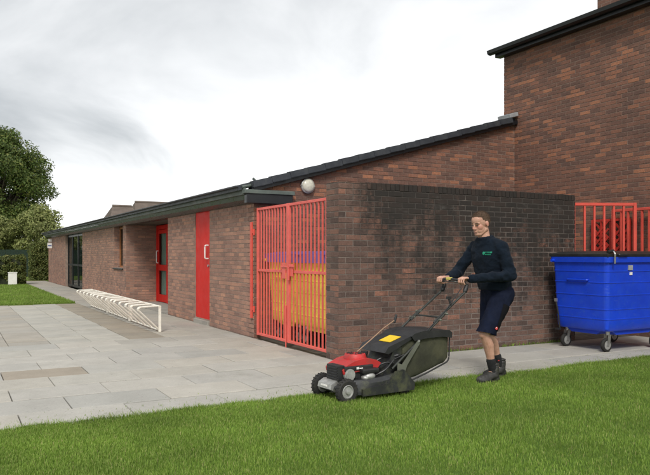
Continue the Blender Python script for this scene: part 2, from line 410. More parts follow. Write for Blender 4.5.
def remesh(bm, voxel, iters=6, fac=.5):
    me = bpy.data.meshes.new('tmp'); bm.to_mesh(me); bm.free()
    o = link(bpy.data.objects.new('tmp', me))
    md = o.modifiers.new('r', 'REMESH'); md.mode = 'VOXEL'; md.voxel_size = voxel
    if iters:
        s = o.modifiers.new('s', 'SMOOTH'); s.factor = fac; s.iterations = iters
    dg = bpy.context.evaluated_depsgraph_get(); dg.update()
    out = bpy.data.meshes.new_from_object(o.evaluated_get(dg))
    bpy.data.objects.remove(o); bpy.data.meshes.remove(me)
    return out
def from_np(name, V, F, m, parent=None, local=False, smooth=False):
    """V (n,3), F (k,m) arrays -> mesh object, fast"""
    V = np.ascontiguousarray(V, np.float32); F = np.ascontiguousarray(F, np.int32)
    me = bpy.data.meshes.new(name); k, q = F.shape
    me.vertices.add(len(V)); me.vertices.foreach_set('co', V.ravel())
    me.loops.add(k*q); me.loops.foreach_set('vertex_index', F.ravel())
    me.polygons.add(k); me.polygons.foreach_set('loop_start', np.arange(0, k*q, q, dtype=np.int32)); me.polygons.foreach_set('loop_total', np.full(k, q, np.int32))
    me.update(calc_edges=True)
    return put(name, me, m, parent, local, smooth)
def copy_tree(o, parent=None):
    c = link(o.copy()); c.parent = parent
    for ch in list(o.children): copy_tree(ch, c)
    return c
# ------------------------------------------------------------------ ground
GRASS_Y = 5.83
bm = B(); bmesh.ops.create_grid(bm, x_segments=8, y_segments=8, size=900)
bmesh.ops.translate(bm, verts=bm.verts, vec=(0, 300, -.09))
tag(done('ground', bm, 'terrain'), kind='structure')
bm = B(); box(bm, -9, 14, GRASS_Y-.02, 20.3, -.085, -.022); box(bm, 3.1, 4.41, 20.3, 42, -.085, -.022)
paving = tag(done('paving', bm, 'joint'), kind='structure')
# slabs, each an object under the paving
slab_meshes = {}
def slab_mesh(w, d):
    key = (round(w, 3), round(d, 3))
    if key not in slab_meshes:
        b = B(); box(b, -w/2, w/2, -d/2, d/2, -.05, 0)
        es = [e for e in b.edges if all(v.co.z > -.01 for v in e.verts)]
        bmesh.ops.bevel(b, geom=es, offset=.005, segments=1, affect='EDGES')
        me = bpy.data.meshes.new('slab'); b.to_mesh(me); b.free(); me.materials.append(M['slab']); slab_meshes[key] = me
    return slab_meshes[key]
rs = random.Random(21)
def slab(x0, x1, y0, y1, tint=(1, 1, 1), gap=.009):
    o = link(bpy.data.objects.new('slab', slab_mesh(x1-x0-gap, y1-y0-gap*2.2)))
    o.parent = paving; o.location = ((x0+x1)/2, (y0+y1)/2, rs.uniform(-.005, .004))
    o.rotation_euler = (rs.uniform(-.0045, .0045), rs.uniform(-.003, .003), rs.uniform(-.002, .002)); o.color = (*tint, 1)
    return o
PINK, BROWN, PALE, GREYT = (1.0, .985, .955), (.78, .71, .63), (1.025, 1.025, 1.02), (.975, .985, .985)
y = GRASS_Y; row = 0
while y < 20.25:
    d = .585 if y < 7.5 else (.61 if y < 11.0 else .45)
    y1 = min(y+d, 20.28)
    L = .9 if y < 11.0 else .6
    xr = 12.3 if y1 < 7.62 else 4.385
    x = -2.2 + (row % 2)*L*.5 + rs.uniform(-.04, .04)*0
    if y >= 11.0: x = -2.25 + (row % 2)*.0
    while x < xr-.05:
        x1 = min(x+L, xr)
        if xr-x1 < .15: x1 = xr
        cx, cy = (x+x1)/2, (y+y1)/2
        t = rs.choice([PALE, PALE, GREYT, (1, 1, 1), PINK])
        if y >= 11.0:
            if cx < 1.65: t = (.86, .83, .79) if rs.random() < .6 else (.92, .90, .87)
            elif cx < 2.75: t = (1.03, 1.03, 1.0)
            elif cx < 3.35: t = (.74, .68, .60)
            else: t = (.95, .94, .91)
        if abs(cy-8.57) < .32 and .1 < cx < 1.25: t = BROWN
        slab(x, x1, y, y1, t); x = x1
    y = y1; row += 1
# narrow path of slabs beside the front wall
y = 20.28
while y < 37.7:
    y1 = y+.9
    slab(3.1, 3.75, y, y1, (.95, .92, .88)); slab(3.75, 4.385, y, y1, (.95, .92, .88)); y = y1
bm = B(); box(bm, -2, 4.4, 37.75, 39.3, -.08, -.003)
tag(done('cross_path', bm, simple('red_path', (.21, .15, .12), .9, var=.2)), kind='structure')
# far lawn beside the path
bm = B(); box(bm, -40, 3.09, 20.31, 37.7, -.085, .012)
tag(done('far_lawn', bm, 'far_lawn'), kind='structure')
bm = B(); box(bm, -60, 60, 39.32, 120, -.085, .0)
tag(done('field', bm, 'far_lawn'), kind='structure')

# near lawn: gently uneven sheet with a ragged soil edge
def lawn_h(x, y): return .012 + .016*noise.noise((x*.55, y*.55, 3)) + .006*noise.noise((x*2.1, y*2.1, 9))
def lawn_edge(x): return GRASS_Y + .06*noise.noise((x*.9, 0, 5)) + .045*noise.noise((x*4.1, 2, 5)) + .018*noise.noise((x*13, 4, 1))
nx, ny = 240, 70; V = []; F = []
for j in range(ny+1):
    for i in range(nx+1):
        x = -3 + 17*i/nx; t = j/ny; e = lawn_edge(x); yy = -1.5 + (e+1.5)*t
        V.append((x, yy, lawn_h(x, yy) if j < ny else -.03))
for j in range(ny):
    for i in range(nx):
        a = j*(nx+1)+i; F.append((a, a+1, a+nx+2, a+nx+1))
tag(from_np('lawn', V, F, 'lawn', smooth=True), kind='structure')
# bare soil crumbs along the lawn edge
cr = B()
for k in range(900):
    x = random.uniform(-1, 11); yy = lawn_edge(x)+random.gauss(.012, .022); r = random.uniform(.003, .010)
    vs_ = bmesh.ops.create_icosphere(cr, subdivisions=1, radius=r)['verts']
    bmesh.ops.scale(cr, verts=vs_, vec=(1, random.uniform(.6, 1.2), .6)); bmesh.ops.translate(cr, verts=vs_, vec=(x, yy, .004))
tag(done('soil_crumbs', cr, 'soil'), 'crumbs of brown soil along the cut edge of the lawn', 'soil', kind='stuff')

# grass blades
def blades(name, n, xr, ysample, hr, wr, label, lean=.55, seed=3, hfun=None, m='grass'):
    g = np.random.default_rng(seed)
    X = g.uniform(xr[0], xr[1], n); Y = ysample(g, X)
    Z = np.array([hfun(x, y) for x, y in zip(X, Y)]) if hfun else np.zeros(n)
    dens = np.array([noise.noise((x*1.7, y*1.7, 0)) for x, y in zip(X, Y)])
    h = g.uniform(hr[0], hr[1], n)*(1+.35*dens); w = g.uniform(wr[0], wr[1], n)
    a = g.uniform(0, 2*np.pi, n); l = g.uniform(.1, lean, n)*h*1.3; la = a+g.uniform(1.0, 2.1, n)
    ca, sa = np.cos(a)*w, np.sin(a)*w; lx, ly = np.cos(la)*l, np.sin(la)*l
    V = np.empty((n, 5, 3))
    V[:, 0] = np.stack([X-ca, Y-sa, Z-.01], 1); V[:, 1] = np.stack([X+ca, Y+sa, Z-.01], 1)
    V[:, 2] = np.stack([X+ca*.75+lx*.35, Y+sa*.75+ly*.35, Z+h*.6], 1); V[:, 3] = np.stack([X-ca*.75+lx*.35, Y-sa*.75+ly*.35, Z+h*.6], 1)
    V[:, 4] = np.stack([X+lx, Y+ly, Z+h], 1)
    b = (np.arange(n)*5)[:, None]
    F = np.concatenate([b+np.array([[0, 1, 2]]), b+np.array([[0, 2, 3]]), b+np.array([[3, 2, 4]])], 1).reshape(-1, 3)
    return tag(from_np(name, V.reshape(-1, 3), F, m), label, 'grass', kind='stuff')
def ys_near(g, X):
    e = np.array([lawn_edge(x) for x in X])
    # keep to the wedge of lawn between the frame's foot and the paving
    y0 = np.clip(3.9-.55*(X-1.2), 1.2, 4.6)
    return y0 + (e-.005-y0)*g.uniform(0, 1, len(X))**.9
blades('grass_blades', 300000, (-.6, 9.8), ys_near, (.014, .034), (.0013, .0027), 'short mown green grass of the lawn in front of the paving', hfun=lawn_h)
def ys_edge(g, X):
    return np.array([lawn_edge(x) for x in X]) + g.normal(-.005, .022, len(X))
blades('edge_grass', 9000, (-.6, 9.8), ys_edge, (.02, .055), (.0013, .0026), 'ragged longer grass along the edge of the paving', lean=1.1, seed=8, hfun=lambda x, y: .0)
blades('far_lawn_grass', 45000, (-1.5, 3.08), lambda g, X: 20.32+14*g.uniform(0, 1, len(X))**1.6, (.03, .07), (.003, .006), 'short green grass of the small lawn beside the path', seed=5, hfun=lambda x, y: .012)
def ys_clip(g, X): return np.array([lawn_edge(x) for x in X]) + np.abs(g.normal(0, .22, len(X)))
blades('grass_clippings', 1500, (.2, 9.0), ys_clip, (.004, .012), (.0012, .0028), 'loose grass clippings scattered on the paving near the lawn', lean=3.2, seed=31, hfun=lambda x, y: .004)
# weeds at the wall foot and in the joints
def ys_wall(g, X): return 7.585 + g.normal(0, .008, len(X))
blades('wall_foot_weeds', 700, (4.6, 8.7), ys_wall, (.015, .06), (.0018, .004), 'tiny weeds growing along the foot of the brick wall', lean=1.2, seed=12)

# ------------------------------------------------------------------ brickwork
BL, BH, PIT, CRS = .215, .065, .225, .075
def brick_layout(s0, s1, z0, z1, seed=0, top=None, headers=.0):
    """bricks of a wall rectangle as (s0, s1, z0, z1), courses on a global grid"""
    out = []; rr = random.Random(seed); r0 = int(round(z0/CRS))
    for r in range(r0, int(math.ceil(z1/CRS-.01))):
        za = r*CRS+.005; zb = min(za+BH, z1)
        x = s0 - (PIT/2 if r % 2 else 0)
        while x < s1-.01:
            xa, xb = max(x, s0), min(x+BL, s1)
            if xb-xa > .025 and not (top and top((xa+xb)/2) < zb-.02):
                if headers and xb-xa > .2 and rr.random() < headers:
                    out.append((xa, xa+.1025, za, zb)); out.append((xa+.1125, xb, za, zb))
                else: out.append((xa, xb, za, zb))
            x += PIT
    return out
def brick_np(bricks, O, S, Nn, seed=1, proud=.0022):
    """frustum bricks: O origin, S direction along wall, Nn outward normal"""
    g = np.random.default_rng(seed); A = np.array(bricks); n = len(A)
    O, S, Nn = map(np.array, (O, S, Nn)); Z = np.array((0, 0, 1.)); V = np.empty((n, 8, 3))
    pr = proud+g.uniform(-.0012, .0012, n); c = .003
    jit = g.uniform(-.0022, .0022, (n, 4))
    for k, (a, b_, d) in enumerate([(0, 2, -1), (1, 2, -1), (1, 3, -1), (0, 3, -1), (0, 2, 1), (1, 2, 1), (1, 3, 1), (0, 3, 1)]):
        s = A[:, a].copy(); z = A[:, b_].copy(); q = np.full(n, -.012)
        if d > 0:
            s += c if a == 0 else -c; z += c if b_ == 2 else -c; q = pr
        s += jit[:, a]; z += jit[:, b_]
        V[:, k] = O + s[:, None]*S + z[:, None]*Z + q[:, None]*Nn
    f = np.array([[4, 5, 6, 7], [0, 1, 5, 4], [1, 2, 6, 5], [2, 3, 7, 6], [3, 0, 4, 7]])
    flip = np.dot(np.cross(S, Z), Nn) < 0
    if flip: f = f[:, ::-1]
    F = ((np.arange(n)*8)[:, None, None]+f[None]).reshape(-1, 4)
    return V.reshape(-1, 3), F
def brick_field(name, bricks, O, S, Nn, m, parent, seed=1):
    V, F = brick_np(bricks, O, S, Nn, seed)
    return tag(from_np(name, V, F, m, parent), kind='stuff')
def unit_brick(m):
    V, F = brick_np([(-.5*BL, .5*BL, -.5*BH, .5*BH)], (0, 0, 0), (1, 0, 0), (0, -1, 0), 4, .003)
    me = bpy.data.meshes.new('brick'); me.from_pydata(V.tolist(), [], F.tolist()); me.materials.append(M[m]); return me
def brick_objects(name, bricks, Y, me, parent):
    """single brick objects on a wall facing -Y, sharing one mesh"""
    inv = WM[parent.name].inverted(); rr = random.Random(5)
    for xa, xb, za, zb in bricks:
        o = link(bpy.data.objects.new(name, me)); o.parent = parent
        o.location = inv @ Vector(((xa+xb)/2, Y+rr.uniform(-.0015, .0015), (za+zb)/2))
        o.scale = ((xb-xa)/BL, 1, (zb-za)/BH); o.rotation_euler = (0, rr.uniform(-.006, .006), 0)

# boundary wall ------------------------------------------------------
WX0, WX1, WY, WT, WH = 4.40, 8.82, 7.60, .33, 2.345
bw = empty('boundary_wall', (WX0, WY, 0), 0, 'dark stained brick wall with upright coping bricks behind the man', 'wall')
bm = B(); box(bm, WX0+.004, WX1-.004, WY+.0015, WY+WT, -.08, 2.25); box(bm, WX0+.003, WX0+.44, WY+.003, WY+WT-.003, 2.25, WH-.01); box(bm, WX0+.44, WX1-.02, WY+.012, WY+WT-.012, 2.25, WH-.012); core = done('wall_core', bm, 'mortar_wall', bw)
lay = brick_layout(WX0, WX1, 0, 2.25, 3, headers=.10) + brick_layout(WX0, WX0+.44, 2.25, WH-.004, 5)
lay.sort(key=lambda b: (b[0]-2.2)**2*.35 + (b[2]-1.3)**2*.5 + (abs(b[0]-6.6) < 0)*9)
me_w = unit_brick('brick_wall')
brick_objects('brick', lay[:300], WY, me_w, bw)
brick_field('brick_courses', lay[300:], (0, WY, 0), (1, 0, 0), (0, -1, 0), 'brick_wall', bw, 2)
brick_field('end_bricks', brick_layout(WY, WY+WT, 0, WH-.004, 9), (WX0, 0, 0), (0, 1, 0), (-1, 0, 0), 'brick_wall', bw, 6)
brick_field('end_bricks', brick_layout(WY, WY+WT, 0, WH-.004, 9), (WX1, 0, 0), (0, 1, 0), (1, 0, 0), 'brick_wall', bw, 16)
me_c = bpy.data.meshes.new('coping_brick'); b = B(); box(b, -.0325, .0325, -.004, WT+.004, -.047, .047)
bmesh.ops.bevel(b, geom=list(b.edges), offset=.005, segments=1, affect='EDGES'); b.to_mesh(me_c); b.free(); me_c.materials.append(M['brick_wall'])
x = WX0+.48; rr = random.Random(8)
while x < WX1-.02:
    o = link(bpy.data.objects.new('coping_brick', me_c)); o.parent = bw
    o.location = (x-WX0, rr.uniform(-.003, .002), 2.300+rr.uniform(-.003, .003)); o.rotation_euler = (0, rr.uniform(-.01, .01), 0); x += .075

# low building -------------------------------------------------------
FX, GY, FEND = 4.40, 10.41, 37.7
TX, TEND, TTOP = 10.27, 10.72, 5.62
def roof_top(x): return 2.946 + .282*(x-5.59)
low = empty('low_building', (FX, GY, 0), 0, 'long low brick school building with sloping dark tiled roof and red doors', 'building')
ZS = 2.235
segs = [(GY, 12.62, 0, ZS), (12.62, 13.52, 0, .09), (13.52, 15.52, 0, ZS), (19.84, 20.25, 0, ZS), (20.25, 21.5, 0, .98), (21.5, 27.3, 0, ZS), (31.75, FEND, 0, ZS)]
bm = B()
for a, b_, z0, z1 in segs:
    if a in (13.52, 19.84, 31.75):                                # separate stretches of wall are parts of their own
        done('front_wall', bm, 'mortar', low); bm = B()
    box(bm, FX+.003, FX+.25, a+(.0 if a > GY else .01), b_, -.08 if z0 == 0 else z0, z1+.02)
done('front_wall', bm, 'mortar', low); bm = B(); box(bm, FX+.255, 5.3, 15.30, 15.52, -.08, ZS+.02)          # near side of the porch
done('front_wall', bm, 'mortar', low); bm = B(); box(bm, FX+.255, 5.3, 19.845, 20.05, -.08, ZS+.02)         # far side of the porch
done('front_wall', bm, 'mortar', low); bm = B()
box(bm, 5.3, 5.5, 15.3, 18.62, -.08, ZS+.02)              # porch back wall
fw = done('front_wall', bm, 'mortar', low)
lay = []
for i, (a, b_, z0, z1) in enumerate(segs):
    if z1 > .2: lay += brick_layout(a, b_, z0, z1, i)
V1, F1 = brick_np(lay, (FX, 0, 0), (0, 1, 0), (-1, 0, 0), 3)
V2, F2 = brick_np(brick_layout(FX, 5.3, 0, ZS, 4), (0, 19.84, 0), (1, 0, 0), (0, -1, 0), 5)
V3, F3 = brick_np(brick_layout(15.52, 18.6, 0, ZS, 6), (5.3, 0, 0), (0, 1, 0), (-1, 0, 0), 7)
V4, F4 = brick_np(brick_layout(FX+.01, FX+.17, .98, ZS, 6), (0, 21.5, 0), (1, 0, 0), (0, -1, 0), 8)
tag(from_np('brick_courses', np.concatenate([V1, V2, V3, V4]), np.concatenate([F1, F2+len(V1), F3+len(V1)+len(V2), F4+len(V1)+len(V2)+len(V3)]), 'brick_facade', fw), kind='stuff')
# gable wall facing the yard
bm = B(); prism(bm, [(FX+.003, -.08), (TX, -.08), (TX, roof_top(TX)-.06), (FX+.003, roof_top(FX)-.06)], GY+.003, GY+.25)
gw = done('gable_wall', bm, 'mortar_tall', low)
lay = brick_layout(FX, TX-.003, 0, 4.2, 11, top=lambda x: roof_top(x)-.06)
vis = [b_ for b_ in lay if b_[2] > 2.02 or (b_[1] < 5.75 and b_[2] > 1.2)]
vis.sort(key=lambda q: q[0]-q[2]*.2); ids = set(vis[:300])
brick_objects('brick', vis[:300], GY, unit_brick('brick_tall'), gw)
brick_field('brick_courses', [q for q in lay if q not in ids], (0, GY, 0), (1, 0, 0), (0, -1, 0), 'brick_tall', gw, 9)
# roof with sawtooth tile courses
prof = []; x = 4.12; stp = .30
while x < TX:
    x1 = min(x+stp, TX); prof += [(x, roof_top(x)-.015), (x1, roof_top(x1)-.035)]; x = x1
prof += [(TX, roof_top(TX)-.09), (4.12, roof_top(4.12)-.09)]
bm = B(); prism(bm, prof, GY-.02, FEND+.35); roof = done('roof', bm, 'roof_tile', low)
ang = math.atan(.282); rr = random.Random(3)
vt = B(); box(vt, -.185, .185, -.075, .075, -.062, .055); bmesh.ops.bevel(vt, geom=list(vt.edges), offset=.012, segments=2, affect='EDGES')
me_v = bpy.data.meshes.new('verge_tile'); vt.to_mesh(me_v); vt.free(); me_v.materials.append(M['roof_tile'])
x = 4.5
while x < 10.2:
    o = link(bpy.data.objects.new('verge_tile', me_v)); o.parent = roof
    o.location = WM[low.name].inverted() @ Vector((x, GY-.075, roof_top(x)-.05+rr.uniform(-.004, .004))); o.rotation_euler = (0, -ang+.032+rr.uniform(-.008, .008), 0); x += .338
bm = B(); prism(bm, [(4.33, roof_top(4.33)-.17), (10.26, roof_top(10.26)-.17), (10.26, roof_top(10.26)-.09), (4.33, roof_top(4.33)-.09)], GY-.10, GY-.006)
done('barge_board', bm, 'black_paint', roof)
bm = B(); box(bm, -.11, .125, -.06, .3, -.01, .075, Matrix.Translation((10.13, GY-.075, roof_top(10.13)+.005)) @ Matrix.Rotation(-ang, 4, 'Y')); done('lead_flashing', bm, 'lead', roof, bevel=.01)
# eaves: weathered fascia over a glossy dark under-board, closed by a black box end
YE = FEND+.25
bm = B(); box(bm, 4.19, 4.235, GY-.06, YE, 2.375, 2.49); done('fascia', bm, 'fascia_grey', low, bevel=.005)
bm = B(); prism(bm, [(4.24, 2.375), (4.60, 2.375), (4.60, 2.245), (4.36, 2.245), (4.255, 2.30)], GY-.03, YE-.02); done('under_board', bm, 'fascia_dark', low)
bm = B(); box(bm, 4.225, 5.06, GY-.125, GY-.012, 2.235, 2.39); done('eaves_end', bm, 'black_paint', low, bevel=.006)
bm = B(); box(bm, 4.18, 5.09, GY-.15, GY-.008, 2.392, 2.455); done('eaves_cap', bm, 'fascia_grey', low, bevel=.008)
bm = B(); tube(bm, smooth_path([(4.17, GY-.05, 2.50), (4.33, GY-.05, 2.53), (4.42, GY-.05, 2.60), (4.36, GY-.05, 2.65)], .06), .022); done('gutter_end', bm, 'fascia_grey', low, smooth=True)
bm = B(); box(bm, 4.06, 4.16, GY-.02, YE+.05, 2.492, 2.52); done('gutter', bm, 'roof_tile', low, bevel=.008)
bm = B(); box(bm, 4.42, 5.6, 15.3, 20.05, 2.26, 2.29); done('porch_ceiling', bm, 'soffit', low)
bm = B(); box(bm, 4.39, 5.32, 15.5, 19.86, -.05, .015); done('porch_floor', bm, 'concrete', low)
bm = B(); box(bm, 4.36, 4.6, 12.62, 13.52, -.02, .085); done('threshold', bm, 'concrete', low, bevel=.01)
bm = B(); box(bm, 4.7, 10.2, 10.7, FEND-.3, -.06, .005); done('inside_floor', bm, 'interior', low)
bm = B(); box(bm, 9.9, 10.2, 10.7, FEND, 0, 3.9); box(bm, 4.66, 9.9, FEND-.25, FEND, 0, roof_top(4.7)-.1); box(bm, 7.2, 7.3, 20.4, FEND-.3, 0, 3); done('inside_wall', bm, 'interior', low)
# red store door, flush with the wall
d = B(); box(d, FX+.012, FX+.06, 12.64, 13.50, .095, ZS+.01)
dr = done('door', d, 'red_door', low, bevel=.004)
d = B(); tube(d, smooth_path([(FX+.01, 12.72, 1.31), (FX-.06, 12.72, 1.31), (FX-.06, 12.72, 1.57), (FX+.01, 12.72, 1.57)], .03), .014); done('handle', d, 'white', dr, smooth=True)
d = B(); cyl(d, (FX+.02, 12.70, 1.17), (FX-.012, 12.70, 1.17), .025); done('lock', d, 'steel', dr, smooth=True)
tag(dr, 'plain red store door with pale D handle')
# red glazed door at the back of the porch
px = 5.3; d = B()
for a, b_, z0, z1 in [(18.62, 18.72, .02, 2.24), (19.74, 19.835, .02, 2.24), (18.72, 19.74, 2.12, 2.24)]:
    box(d, px-.03, px+.09, a, b_, z0, z1)
pf = done('door_frame', d, 'red_door', low, bevel=.004)
d = B()
for a, b_, z0, z1 in [(18.73, 18.84, .03, 2.11), (19.62, 19.73, .03, 2.11), (18.84, 19.62, .03, .24), (18.84, 19.62, .93, 1.10), (18.84, 19.62, 2.0, 2.11)]:
    box(d, px-.01, px+.04, a, b_, z0, z1)
pd = tag(done('door', d, 'red_door', low, bevel=.004), 'red door with two glass panes and grey curtain')
for z0, z1 in ((.24, .93), (1.10, 2.0)):
    d = B(); box(d, px+.01, px+.018, 18.84, 19.62, z0, z1); done('pane', d, 'glass_clear', pd)
d = B(); tube(d, smooth_path([(px, 19.68, 1.15), (px-.06, 19.68, 1.15), (px-.06, 19.68, 1.5), (px, 19.68, 1.5)], .03), .014); done('handle', d, 'white', pd, smooth=True)
V = []; F = []
for i in range(61):
    yy = 18.8+.9*i/60
    for z in (.1, 2.05): V.append((px+.10+.02*math.sin(i*1.15)+.008*math.sin(i*.37), yy, z))
for i in range(60): F.append((2*i, 2*i+2, 2*i+3, 2*i+1))
from_np('curtain', V, F, 'curtain', pd, smooth=True)
# narrow window beside the porch
wx = FX+.17; d = B()
for a, b_, z0, z1 in [(20.25, 20.31, .98, ZS), (21.44, 21.5, .98, ZS), (20.31, 21.44, .98, 1.05), (20.31, 21.44, ZS-.06, ZS), (20.85, 20.91, 1.05, ZS-.06)]:
    box(d, wx, wx+.06, a, b_, z0, z1)
w = done('window', d, 'wood', low, bevel=.004)
for a, b_ in ((20.31, 20.85), (20.91, 21.44)):
    d = B(); box(d, wx+.025, wx+.031, a, b_, 1.05, ZS-.06); done('pane', d, 'glass', w)
d = B(); box(d, FX-.04, wx, 20.22, 21.53, .945, .985); done('sill', d, 'dark_frame', w, bevel=.005)
d = B(); box(d, wx+.2, wx+.22, 20.2, 21.6, .9, 2.3); done('blind', d, 'wood', w)
# tall dark-framed window far along the front
wx = FX+.10; d = B(); ys_ = [27.3, 29.0, 30.5, 31.75]
for a in ys_: box(d, wx, wx+.08, max(27.3, a-.05), min(31.75, a+.05), .03, ZS)
for a, b_ in zip(ys_, ys_[1:]):
    for z0, z1 in ((.03, .12), (.92, 1.0), (ZS-.08, ZS)): box(d, wx+.005, wx+.075, a+.05, b_-.05, z0, z1)
w = tag(done('window', d, 'dark_frame', low), 'full-height dark framed window')
for a, b_ in zip(ys_, ys_[1:]):
    for z0, z1 in ((.12, .92), (1.0, ZS-.08)):
        d = B(); box(d, wx+.03, wx+.036, a+.05, b_-.05, z0, z1); done('pane', d, 'glass', w)

# tall building ------------------------------------------------------
tall = empty('tall_building', (TX, TEND, 0), 0, 'tall red-brown brick block with black eaves at the right edge', 'building')
bm = B(); box(bm, TX+.003, TX+9, 1.0, TEND-.003, -.08, TTOP); tw = done('wall', bm, 'mortar_tall', tall)
V1, F1 = brick_np(brick_layout(3.0, TEND, 0, TTOP-.02, 31), (TX, 0, 0), (0, 1, 0), (-1, 0, 0), 13)
tag(from_np('brick_courses', V1, F1, 'brick_tall', tw), kind='stuff')
bm = B(); prism(bm, [(TX-.22, TTOP+.12), (TX+9.2, TTOP+1.6), (TX+9.2, TTOP+1.5), (TX-.22, TTOP+.05)], .9, TEND+.16); tr = done('roof', bm, 'roof_tile', tall)
bm = B(); box(bm, TX-.16, TX-.006, .9, TEND+.10, TTOP-.05, TTOP+.05); done('fascia', bm, 'black_paint', tall, bevel=.006)
bm = B(); prism(bm, [(TX-.31, TTOP+.10), (TX-.295, TTOP+.035), (TX-.25, TTOP+.01), (TX-.20, TTOP+.01), (TX-.165, TTOP+.035), (TX-.165, TTOP+.10)], .9, TEND+.19); done('gutter', bm, 'black_paint', tall, smooth=True)
bm = B(); box(bm, 12.0, 13.2, 8.3, 9.75, 5.6, 7.4); ch = done('chimney', bm, 'mortar_tall', tall)
V1, F1 = brick_np(brick_layout(8.3, 9.75, 5.7, 7.4, 41), (12.0, 0, 0), (0, 1, 0), (-1, 0, 0), 14)
V2, F2 = brick_np(brick_layout(12.0, 13.2, 5.7, 7.4, 42), (0, 8.3, 0), (1, 0, 0), (0, -1, 0), 15)
tag(from_np('brick_courses', np.concatenate([V1, V2]), np.concatenate([F1, F2+len(V1)]), 'brick_tall', ch), kind='stuff')

# roofs of a further block behind the low building
def hip_house(x0, x1, y0, y1, ze, zr, hip, label):
    t = empty('far_building', (x0, y0, 0), 0, label, 'building')
    b = B(); box(b, x0, x1, y0, y1, -.08, ze); done('wall', b, 'brick_facade', t)
    b = B(); o_ = .35; yc = (y0+y1)/2
    v = [b.verts.new(p) for p in [(x0-o_, y0-o_, ze), (x1+o_, y0-o_, ze), (x1+o_, y1+o_, ze), (x0-o_, y1+o_, ze), (x0-o_+hip, yc, zr), (x1+o_-hip, yc, zr)]]
    for f in ((0, 1, 5, 4), (1, 2, 5), (2, 3, 4, 5), (3, 0, 4), (3, 2, 1, 0)): b.faces.new([v[i] for i in f])
    done('roof', b, 'brown_tile', t)
    b = B(); cyl(b, (x0-o_+hip, yc, zr+.02), (x1+o_-hip, yc, zr+.02), .12, seg=8); done('ridge_tile', b, 'brown_tile', t)
hip_house(11.9, 14.9, 59, 65, 3.6, 5.75, 1.0, 'brown hipped roof peeping over the low roof, the left and lower one')
hip_house(14.8, 24, 62, 69, 4.0, 6.45, .9, 'brown roof peeping over the low roof, the right and higher one')
# ------------------------------------------------------------------ vegetation and far things
def leaf_cloud(centers, radii, counts, size, seed, flat=.0, shell=.55):
    g = np.random.default_rng(seed); P = []; Nn = []
    for c, r, k in zip(centers, radii, counts):
        d = g.normal(size=(k, 3)); d /= np.linalg.norm(d, axis=1)[:, None]
        rad = (shell+(1-shell)*g.uniform(0, 1, k))[:, None]
        P.append(np.array(c)+d*rad*np.array(r)); Nn.append(d)
    P = np.concatenate(P); D = np.concatenate(Nn); n = len(P)
    nrm = D+g.normal(size=(n, 3))*.8; nrm[:, 2] += .3; nrm /= np.linalg.norm(nrm, axis=1)[:, None]
    a = np.cross(nrm, g.normal(size=(n, 3))); a /= np.linalg.norm(a, axis=1)[:, None]; b = np.cross(nrm, a)
    s = g.uniform(.6, 1.3, n)[:, None]*size
    V = np.stack([P-a*s, P-b*s*.55+nrm*s*.12, P+a*s, P+b*s*.55+nrm*s*.12], 1).reshape(-1, 3)
    F = (np.arange(n)*4)[:, None]+np.array([[0, 1, 2, 3]])
    return V, F
def tree(name, base, height, crown_r, crown_z0, trunk_r, nclump, per, leaf, m, seed, label, cat='tree', group=None, clump=(.2, .34)):
    g = random.Random(seed); t = empty(name, base, 0, label, cat, group); bx_, by_, bz_ = base
    zc = (crown_z0+height)/2; rz = (height-crown_z0)/2; cs = []; rs_ = []; ns = []
    for k in range(nclump):
        while True:
            p = Vector((g.uniform(-1, 1), g.uniform(-1, 1), g.uniform(-1, 1)))
            if .45 < p.length < 1: break
        p = p*g.uniform(.85, .95)
        taper = 1-.42*max(0, p.z)
        r = g.uniform(*clump)*crown_r
        cs.append((bx_+p.x*crown_r*taper, by_+p.y*crown_r*taper, bz_+zc+p.z*rz*.95)); rs_.append((r, r, r*.72)); ns.append(int(per*(r/crown_r/.27)**2))
    b = B(); top = Vector((bx_+g.uniform(-.2, .2), by_, bz_+crown_z0+(height-crown_z0)*.7))
    tube(b, [base, (bx_+.03, by_, bz_+crown_z0*.6), (bx_-.05, by_+.05, bz_+zc*.9), top], [trunk_r, trunk_r*.8, trunk_r*.55, trunk_r*.15], 8)
    for c in cs[::2]:
        z0 = bz_+crown_z0*.7+(c[2]-bz_-crown_z0*.7)*.35; s0 = Vector((bx_, by_, z0)); c = Vector(c)
        mid = s0.lerp(c, .5)+Vector((0, 0, -.1)); tube(b, [s0, mid, c], [trunk_r*.35, trunk_r*.2, trunk_r*.06], 5)
    done('trunk', b, 'bark', t)
    V, F = leaf_cloud(cs, rs_, ns, leaf, seed); from_np('crown', V, F, m, t)
    return t
big = tree('broadleaf_tree', (3.3, 67.6, -.05), 14.0, 5.3, 1.6, .42, 170, 620, .115, 'leaf_dark', 4, 'tall dark green broadleaf tree at the left edge of the picture', clump=(.17, .30))
tree('small_tree', (5.55, 51.5, -.05), 5.0, 2.35, .5, .12, 55, 240, .10, 'leaf_light', 9, 'pale yellow-green bushy tree between the tall tree and the low building', clump=(.2, .36))
tree('small_tree', (2.6, 54.0, -.05), 4.3, 2.6, .3, .12, 60, 220, .10, 'leaf_light', 19, 'lower yellow-green bush in front of the tall tree', clump=(.2, .36))
